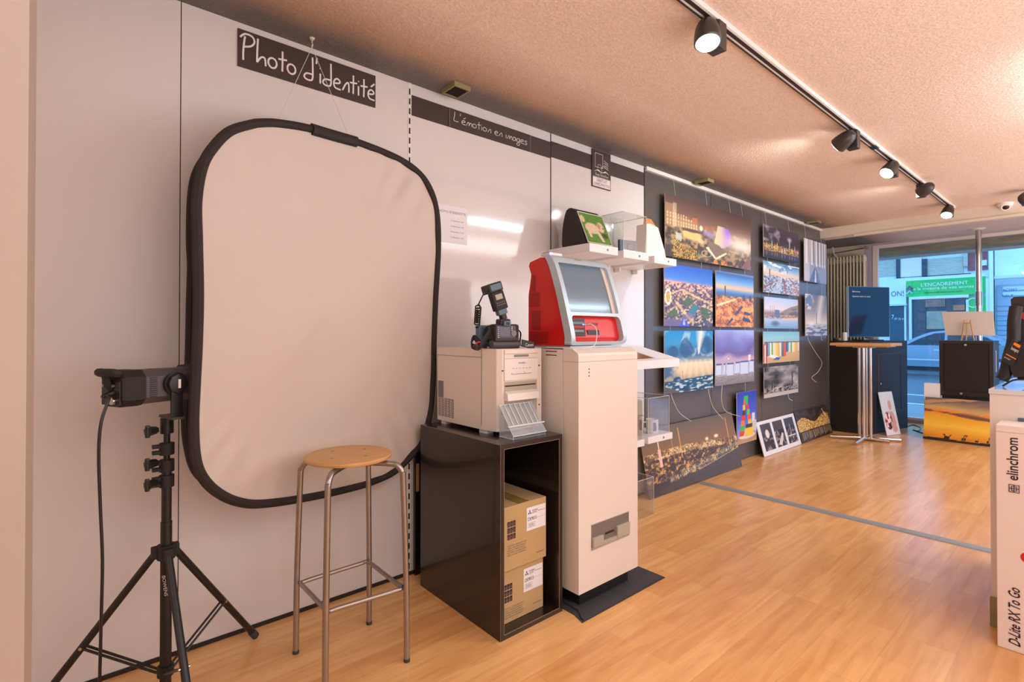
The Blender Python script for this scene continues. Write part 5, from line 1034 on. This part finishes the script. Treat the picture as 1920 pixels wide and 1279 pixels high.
# TV
t = thing('television', 'flat television with dark blue screen standing on the black cabinet', 'television', (.36,7.75,1.12))
a = WY(1591,585,7.42); b = Vector((.50,8.08,0)); b.x = WY(1668,585,8.0).x; b.y = 8.0; dv = Vector((b.x-a.x,b.y-a.y,0)); nv = Vector((dv.y,-dv.x,0)).normalized(); dvn = dv.normalized(); L = dv.length; z0,z1 = 1.165,1.805
mid = Vector((a.x,a.y,0))+dv/2+Vector((0,0,(z0+z1)/2))
MB().obox(mid-nv*.02,dvn,nv,Vector((0,0,1)),L/2,.018,(z1-z0)/2,bev=.003).build('casing', M['silver'], t)
sc2 = MB().obox(mid-nv*.0005,dvn,nv,Vector((0,0,1)),L/2-.004,.002,(z1-z0)/2-.004).build('screen', M['tvscreen'], t)
text(sc2,'Bienvenue',mid+dvn*(-L/2+.06)+Vector((0,0,.245))+nv*.002,dvn,(0,0,1),.03,M['letters'],width=.12)
text(sc2,'Impression photo sur place',mid+dvn*(-L/2+.06)+Vector((0,0,.185))+nv*.002,dvn,(0,0,1),.028,M['letters'],width=.28)
MB().obox(mid+Vector((0,0,-.30))-nv*.02,dvn,nv,Vector((0,0,1)),.04,.01,.035).obox(Vector((mid.x,mid.y,1.127))-nv*.02,dvn,nv,Vector((0,0,1)),.16,.08,.006).build('stand', M['black'], t)
# high table
t = thing('high_table', 'high bistro table with beech top and chrome column legs', 'table', (.45,6.82,0)); tx0,tx1 = WY(1556,648,6.62).x, WY(1671,648,6.62).x
MB().box((tx0,6.62,1.075),(tx1,7.06,1.105),bev=.003).box((tx0+.05,6.66,1.062),(tx1-.05,7.02,1.075)).build('tabletop', M['tablewood'], t)
cx,cyy = (tx0+tx1)/2-.01,6.84
for dx,dy in ((-.055,0),(.055,.0),(0,-.05),(0.0,.05)): MB().cyl((cx+dx,cyy+dy,.03),(cx+dx,cyy+dy,1.062),.017).build('column', M['chrome'], t)
for (u,v) in ((1557,818),(1603,832),(1668,828)):
    q = WZ(u,v,.02); MB().tube([(cx,cyy,.032),(q.x,q.y,.021)],.019,12).build('foot', M['chrome'], t)
MB().tube([(cx,cyy,.032),(cx+.28,cyy+.22,.021)],.019,12).build('foot', M['chrome'], t)
MB().box((cx-.09,cyy-.09,1.05),(cx+.09,cyy+.09,1.0625)).build('mounting_plate', M['alu'], t)
# things on cabinet beside TV
for i,(u,lb) in enumerate(((1566,'small dark ornament at the left end of the black cabinet'),(1574,'small gold ringed ornament beside the television'))):
    p = WY(u,636,7.36); tag(MB().lathe((p.x,7.36,1.1205),(0,0,1),[(.018,0),(.024,.012),(.018,.03),(.008,.036)],16).build('ornament', M['olive'] if i else M['black']), lb, 'ornament')
p = WY(1584,632,7.40); tag(MB().lathe((p.x,7.40,1.1205),(0,0,1),[(.026,0),(.026,.10),(.02,.105)],20).build('white_canister', M['white']), 'white cylinder standing at the left of the television', 'canister')
# steel pole, cables on floor
q = WZ(1835,433,CH); t = thing('steel_pole','shiny steel pole from floor to ceiling before the window','pole',(q.x,min(q.y,8.45),0)); qx = WY(1835,500,8.4).x
MB().cyl((qx,8.4,0),(qx,8.4,CH-.01),.03,n=24).build('tube', M['chrome'], t); MB().lathe((qx,8.4,CH),(0,0,-1),[(.07,0),(.06,.012),(.035,.02)],24).build('ceiling_flange', M['beige'], t)
MB().cyl((qx,8.4,1.55),(qx,8.4,1.72),.035,n=20).build('clamp', M['alu'], t)
pa = [WZ(u,v,.006) for u,v in ((1700,800),(1712,797),(1726,802),(1722,808),(1712,806),(1730,812))]; tag(MB().tube(smooth([tuple(p) for p in pa],5),.006,6).build('power_cable', M['black']), 'loose black cable on the floor under the window','cable')

# =================================================================== RIGHT COUNTER
t = thing('counter', 'white counter with a pale glossy top behind the tall cardboard box', 'counter', (2.4,3.4,0)); cxl = 1.985
MB().box((cxl,2.93,.012),(3.0,3.75,.965)).build('carcass', M['beige'], t); MB().box((cxl-.003,2.925,.965),(3.003,3.755,.985),bev=.002).build('top', mat('glossy_white_top',srgb(220,220,225),.08,coat=.6), t)
MB().box((cxl-.003,2.915,.0),(cxl+.03,2.9295,.12)).build('corner_guard', M['olive'], t)
MB().box((cxl+.085,2.926,.80),(3.0,2.9299,.875)).build('price_strip', M['flashgrey'], t)
t = thing('equipment_box', 'tall pinkish white cardboard box with sideways printing at the right edge', 'box', (2.3,2.66,0)); bx0 = 2.022
bf = 2.75
MB().box((bx0,bf,.001),(2.55,2.91,.862),bev=.003).build('carton', mat('pink_white_card',srgb(240,224,216),.6,var=.02), t)
q1 = WY(1909,902,bf-.001); q2 = WY(1909,822,bf-.001)
text(t,'elinchrom',(q1.x,bf-.001,q1.z),(0,0,1),(-1,0,0),.046,M['ink'],width=q2.z-q1.z,bold=.012)
g0 = WY(1911,925,bf-.001); g1 = WY(1892,908,bf-.001); ga,gb,gc,gd = g1.x,g0.x,g0.z,g1.z
mb = MB(); Yf = bf-.0012
for P in ([(0,0),(1,0),(1,1),(0,1),(0,0)],[(.5,0),(.5,1)],[(0,.5),(1,.5)],[(.25,.2),(.25,.8),(.75,.8),(.75,.2),(.25,.2)]): mb.tube([(ga+(gb-ga)*a,Yf,gc+(gd-gc)*b) for a,b in P],.0014,5)
mb.build('logo_mark', M['ink'], t)
q1 = WY(1913,1214,bf-.001); q2 = WY(1913,1105,bf-.001)
text(t,'D-Lite RX To Go',(q1.x,bf-.001,q1.z),(0,0,1),(-1,0,0),.046,M['ink'],width=q2.z-q1.z,shear=.3,bold=.015)
q1 = WY(1927,1047,bf-.001); MB().lathe((q1.x,bf-.0002,q1.z),(0,-1,0),[(.02,0),(.02,.0008)],24).build('red_dot', M['red'], t)
MB().box((bx0+.002,bf-.0006,.835),(2.55,bf-.0001,.8365)).build('flap_edge', M['slot'], t)
# backpack with hanging tag on the counter
t = thing('backpack', 'black camera backpack cut off by the right edge, standing on the counter', 'bag', (2.22,3.25,.985)); zc = .986
def bp(u,v,y): p = WY(u,v,y); return p
pr = [bp(1898,563,3.2),bp(1904,558,3.2),bp(1935,556,3.2),bp(1960,600,3.2),bp(1960,700,3.2),bp(1912,712,3.2),bp(1904,690,3.2),bp(1908,640,3.2),bp(1904,620,3.2)]
bd = MB().prism([(p.x,3.14,max(p.z,zc)) for p in pr]+[],(0,.2,0)).build('main_compartment', M['black_rough'], t)
pr = [bp(1895,655,3.12),bp(1903,645,3.12),bp(1930,640,3.12),bp(1935,706,3.12),bp(1903,706,3.12),bp(1896,690,3.12)]
MB().prism([(p.x,3.08,max(p.z,zc)) for p in pr],(0,.07,0)).build('front_pocket', M['black'], t)
MB().tube(smooth([tuple(bp(1905,575,3.12)),tuple(bp(1901,605,3.1)),tuple(bp(1900,640,3.1)),tuple(bp(1893,665,3.1)),tuple(bp(1885,700,3.1)),tuple(bp(1878,712,3.1))],5),.011,8,flat=(Vector((0,1,0)),2.)).build('shoulder_strap', M['black'], t)
MB().tube(smooth([tuple(bp(1925,712,3.1)),tuple(bp(1900,713,3.08)),tuple(bp(1880,724,3.08))],4),.004,6).build('cord', M['black'], t)
p = bp(1922,592,3.13); MB().lathe((p.x,3.135,p.z),(0,-1,0),[(.016,0),(.016,.003)],20).build('badge', M['red2'], t)
t = thing('product_tag', 'black tilted carton tag with an orange bar hanging on the backpack', 'tag', tuple(bp(1895,660,3.05)))
a,b,c,d = [bp(u,v,3.05) for u,v in ((1877,676),(1899,688),(1915,650),(1898,636))]
MB().prism([a,b,c,d],(0,.02,0)).build('tag_board', M['black'], t); ux = (b-a); uy = (d-a)
def onp(f,g,n=-.0008): p = a+ux*f+uy*g; return Vector((p.x,3.05+n,p.z))
MB().prism([onp(.1,.32),onp(.95,.32),onp(.95,.36),onp(.1,.36)],(0,.0005,0)).build('orange_line', M['orange'], t)
MB().prism([onp(.25,.82),onp(.78,.80),onp(.78,.93),onp(.25,.93)],(0,.0005,0)).build('orange_bar', M['orange'], t)
text(t,'lowepro',onp(.25,.60),ux,uy,.022,M['letters'],width=ux.length*.6); text(t,'camera backpack',onp(.08,.18),ux,uy,.008,M['letters'],width=ux.length*.5)

# =================================================================== STREET
ZR = -.16; FY = 25.
road = B((-30,9.3,ZR-.1),(30,30,ZR)).build('road', mat('wet_asphalt',srgb(96,100,106),.28,var=.15,vscale=2,bump=.3,bscale=60)); struct(road)
struct(B((-30,YW+.16,ZR-.1),(30,11.4,ZR+.1)).build('pavement', mat('grey_pavement',srgb(130,132,134),.5,var=.1)))
struct(B((-30,23.4,ZR-.08),(30,FY,ZR+.12)).build('far_pavement', mat('far_pavement_grey',srgb(140,142,146),.5,var=.1)))
mb = MB()
for y in (12.4,14.2): mb.box((-20,y,ZR),(20,y+.12,ZR+.004))
struct(mb.build('road_marking', mat('road_paint',srgb(220,224,228),.5)))
# dark stained lintel of the shutter housing outside the window
zl = WY(1660,480,9.0).z
struct(MB().box((-2,YW+.16,zl),(5.2,YW+.5,2.9),).build('trim_9', mat('stained_concrete',srgb(158,142,112),.8,var=.75,vscale=3.5,stretch=(1,1,5))))
struct(B((-2,YW+.52,zl-.03),(5.2,YW+.58,zl+.02)).build('trim_10', M['silver']))
W_ = lambda u,v,d=0.: WY(u,v,FY-d)
def panel(nm, u0,u1,v0,v1,d,m,parent=None,th=.1):
    th = min(th, d-.001); a = W_(u0,v0,d); b = W_(u1,v0,d); z1_ = a.z; z0_ = W_(u0,v1,d).z
    return MB().box((a.x,FY-d,z0_),(b.x,FY-d+th,z1_)).build(nm, m, parent)
lblue = mat('pale_render',srgb(236,240,244),.7,var=.05); dblue = mat('dark_shop_glass',srgb(36,52,66),.12); fr_w = mat('white_frame_paint',srgb(226,230,236),.5)
brick = mat('red_brick',srgb(150,84,84),.8,var=.3,vscale=12); stone = mat('pale_stone',srgb(190,182,164),.8,var=.35,vscale=5,stretch=(1,1,6)); lroof = mat('slate_blue',srgb(80,92,110),.5,var=.4,vscale=9)
t = thing('shop_building', 'building across the street with stone upper storey over a framing shop', 'building', (-2.5,FY+2,ZR))
MB().box((-12,FY,ZR+.12),(W_(1853,500).x,FY+5,9)).build('wall', lblue, t)
panel('balcony_band',1640,1712,468,484,.1,lroof,t); panel('balcony_band',1730,1808,455,476,.1,lroof,t)
panel('ledge',1630,1716,481,484,.2,fr_w,t); panel('ledge',1716,1806,474,477,.2,fr_w,t)
panel('stone_pier',1710,1728,460,480,.15,stone,t); panel('stone_pier',1806,1814,452,500,.15,stone,t)
panel('stone_wall',1630,1688,486,520,.06,stone,t); panel('pale_panel',1688,1728,480,520,.10,mat('warm_pale_render',srgb(236,214,190),.7),t); panel('upper_window',1728,1738,486,528,.12,dblue,t); panel('upper_window',1680,1688,486,528,.12,dblue,t)
panel('stone_wall',1738,1806,486,518,.06,stone,t); panel('brick_wall',1814,1852,460,508,.08,brick,t); panel('box_sign',1840,1850,488,498,.15,fr_w,t)
mb = MB()
for k in range(26): p = W_(1738+k*2.6,468-(k*.5),.22); mb.tube([(p.x,FY-.22,p.z-.12),(p.x+.06,FY-.22,p.z+.05),(p.x-.02,FY-.22,p.z+.15)],.014,5)
mb.build('railing', fr_w, t)
panel('dark_band',1730,1820,518,524,.12,M['seam'],t); panel('cornice',1630,1852,526,533,.3,fr_w,t)
# framing shop
f = thing('framing_shop', 'shop front with a bright green sign reading L\'ENCADREMENT', 'shop front', (-1.7,FY-.4,ZR))
sgn = panel('green_header',1699,1848,527,557,.35,M['green'],f,.06)
panel('green_side',1816,1848,557,640,.34,M['green'],f,.05)
panel('frame',1704,1816,557,562,.4,fr_w,f,.08); panel('frame',1704,1709,562,640,.4,fr_w,f,.08); panel('frame',1811,1816,562,640,.4,fr_w,f,.08); panel('frame',1848,1854,522,640,.4,fr_w,f,.08)
sw = panel('shop_window',1709,1811,562,640,.32,dblue,f,.05)
yy = FY-.34
def stxt(par,s,u0,u1,v,h,m,d=.36,nm='lettering'):
    a = W_(u0,v,d); b = W_(u1,v,d); return text(par,s,(a.x,FY-d,a.z),(1,0,0),(0,0,1),(W_(u0,v-h,d).z-a.z)/.72,m,width=b.x-a.x,name=nm)
stxt(f,"L'ENCADREMENT",1727,1815,537.5,6.5,M['letters']); stxt(f,'a la mesure de vos envies !',1713,1832,544.5,5,M['letters']); stxt(f,'www.cadresevision.com',1733,1805,550.5,3.6,M['ink'])
p0 = W_(1700,551,.36); p1 = W_(1711,535,.36); yq = FY-.36
for k,c in enumerate(('dgrey','flashgrey','green')):
    zb_ = p0.z+(p1.z-p0.z)*(.55-.28*k); hh = (p1.z-p0.z)*.34; MB().tube([(p0.x,yq,zb_),((p0.x+p1.x)/2,yq-.005*k,zb_+hh),(p1.x,yq,zb_)],.035,4).build('chevron_mark', M[c] if c != 'green' else M['silver'], f)
MB().tube([(W_(1822,566,.4).x,FY-.4,W_(1822,566,.4).z+0*k) if 0 else tuple(Vector((W_(1825,568,.4).x+.16*math.cos(q),FY-.4,W_(1825,568,.4).z+.16*math.sin(q)))) for q in [R(60+12*i) for i in range(20)]],.018,6).build('round_logo', fr_w, f)
panel('displayed_picture',1735,1772,562,576,.38,mat('displayed_print',srgb(150,110,96),.6,var=.8,vscale=8),f,.03); panel('displayed_picture',1737,1775,584,617,.39,mat('landscape_print',srgb(150,150,130),.6,var=.7,vscale=3),f,.03)
panel('displayed_picture',1787,1809,572,582,.38,mat('sunset_print',srgb(190,120,80),.6,var=.5,vscale=3,stretch=(1,1,6)),f,.03)
# neighbouring shop front left
n_s = thing('neighbour_shop', 'pale shop front left of the green sign with dark glass doors', 'shop front', (-3.6,FY-.3,ZR))
panel('fascia',1630,1699,533,572,.3,fr_w,n_s,.06); panel('shop_window',1668,1698,574,640,.28,mat('green_glass',srgb(24,70,84),.12),n_s,.05); panel('frame',1695,1698.5,533,640,.36,fr_w,n_s,.06)
stxt(n_s,'ONS',1671,1697,556,10,M['inkgrey'],.31)
panel('canopy',1660,1700,571,574,.45,M['silver'],n_s,.2); stxt(n_s,'7',1672,1676,598,8,M['letters'],.3); stxt(n_s,'07 25 61',1677,1696,600,4,M['letters'],.3)
# right building
r_b = thing('office_building', 'pale blue building right of the downpipe reading ACHAT and NEUF', 'building', (3,FY+2,ZR)); rx = W_(1864,500).x
MB().box((rx,FY+.1,ZR),(12,FY+5,9)).build('wall', lblue, r_b)
panel('cornice',1864,1990,518,523,.3,fr_w,r_b,.4); panel('door_shutter',1869,1990,535,720,.02,mat('grey_blue_shutter',srgb(170,184,200),.5),r_b,.1)
for v in (538,548,): panel('sign_strip',1880,1960,v,v+7,.06,fr_w,r_b,.04)
stxt(r_b,'ACHAT',1880,1908,546,4.5,mat('sign_blue',srgb(70,100,170),.5),.08); stxt(r_b,'NEUF',1880,1900,557,4.5,mat('sign_blue_two',srgb(70,100,170),.5),.08)
mb = MB(); k = 0
for j in range(14): a = W_(1869,575+9*j,.03); b = W_(1960,575+9*j,.03); mb.box((a.x,FY-.035,a.z),(b.x,FY-.03,a.z+.02))
mb.build('shutter_line', mat('shutter_line_grey',srgb(130,146,170),.5), r_b)
p = W_(1858.5,500,.42); tag(MB().cyl((p.x,FY-.42,ZR),(p.x,FY-.42,8),.06,n=12).build('downpipe', lblue),'pale downpipe between the two buildings across the street','pipe')
# parked car
c = thing('parked_car', 'silver blue saloon car parked across the street behind the cabinets', 'car', (-1.4,21.6,ZR)); cy0 = 20.8; cw = 1.7
def cz(u, v): p = WY(u,v,cy0); return (p.x, p.z)
xl = cz(1700,700)[0]-1.25; CL = 4.3; zz = lambda h: ZR+h
sidep = [(0,.32),(.02,.62),(.10,.78),(.9,.93),(1.05,.98),(1.75,1.36),(2.1,1.43),(2.7,1.43),(3.2,1.33),(3.75,1.05),(4.2,.96),(4.3,.7),(4.28,.32)]
body = smooth([(x,z) for x,z in [(0,.30),(0,.60),(.10,.80),(.55,.90),(1.0,.96),(2.0,.98),(3.3,1.0),(3.85,1.0),(4.22,.93),(4.3,.62),(4.27,.30)]],3)
cp = mat('car_paint',srgb(120,136,150),.18,.6,coat=1.)
MB().prism([(xl+x,cy0,zz(z)) for x,z in body],(0,cw,0),smooth=True).build('body', cp, c)
roof = smooth([(.95,.95),(1.45,1.22),(1.85,1.40),(2.3,1.455),(2.75,1.44),(3.2,1.34),(3.75,1.0)],3)
vs = []; 
for x,z in roof: vs += [(xl+x,cy0+.04+.16*(z-.95)/.5,zz(z)),(xl+x,cy0+cw-.04-.16*(z-.95)/.5,zz(z))]
n = len(roof); fs = [(2*i,2*i+1,2*i+3,2*i+2) for i in range(n-1)]
mb = MB(); mb.add(vs, fs, 0, True)
for off in (0,1): mb.add([vs[2*i+off] for i in range(n)],[tuple(range(n))],1)
mb.build('cabin', [cp, cp], c)
gl = mat('car_window',srgb(24,34,44),.06)
win = [[(1.25,.99),(1.62,1.22),(1.95,1.36),(2.2,1.38),(2.2,.99)],[(2.27,.99),(2.27,1.38),(2.7,1.37),(2.95,1.31),(3.1,.99)],[(3.15,.99),(3.02,1.29),(3.2,1.23),(3.5,1.03)]]
for P in win: MB().prism([(xl+x,cy0+.035+.16*(z-.95)/.5,zz(z)) for x,z in P],(0,-.012,0)).build('side_window', gl, c)
for x in (.82,3.42): 
    w_ = MB().lathe((xl+x,cy0+.10,zz(.32)),(0,-1,0),[(.32,-.1),(.32,.08),(.29,.105)],28).build('wheel', M['rubber'], c); MB().lathe((xl+x,cy0,zz(.32)),(0,-1,0),[(.20,.0),(.20,.012),(.06,.03)],20).build('hub_cap', M['silver'], w_)
MB().box((xl+.3,cy0+.1,zz(.16)),(xl+4.0,cy0+cw-.1,zz(.34))).build('underbody', M['black'], c)
MB().box((xl+1.2,cy0-.012,zz(.50)),(xl+3.1,cy0,zz(.54))).build('side_trim', M['silver'], c)
for x in (1.95,2.9): MB().box((xl+x,cy0-.02,zz(.82)),(xl+x+.16,cy0,zz(.85))).build('door_handle', M['silver'], c)
for x in (1.22,2.24,3.2): MB().box((xl+x,cy0-.003,zz(.36)),(xl+x+.012,cy0+.001,zz(.98))).build('door_gap', M['black'], c)
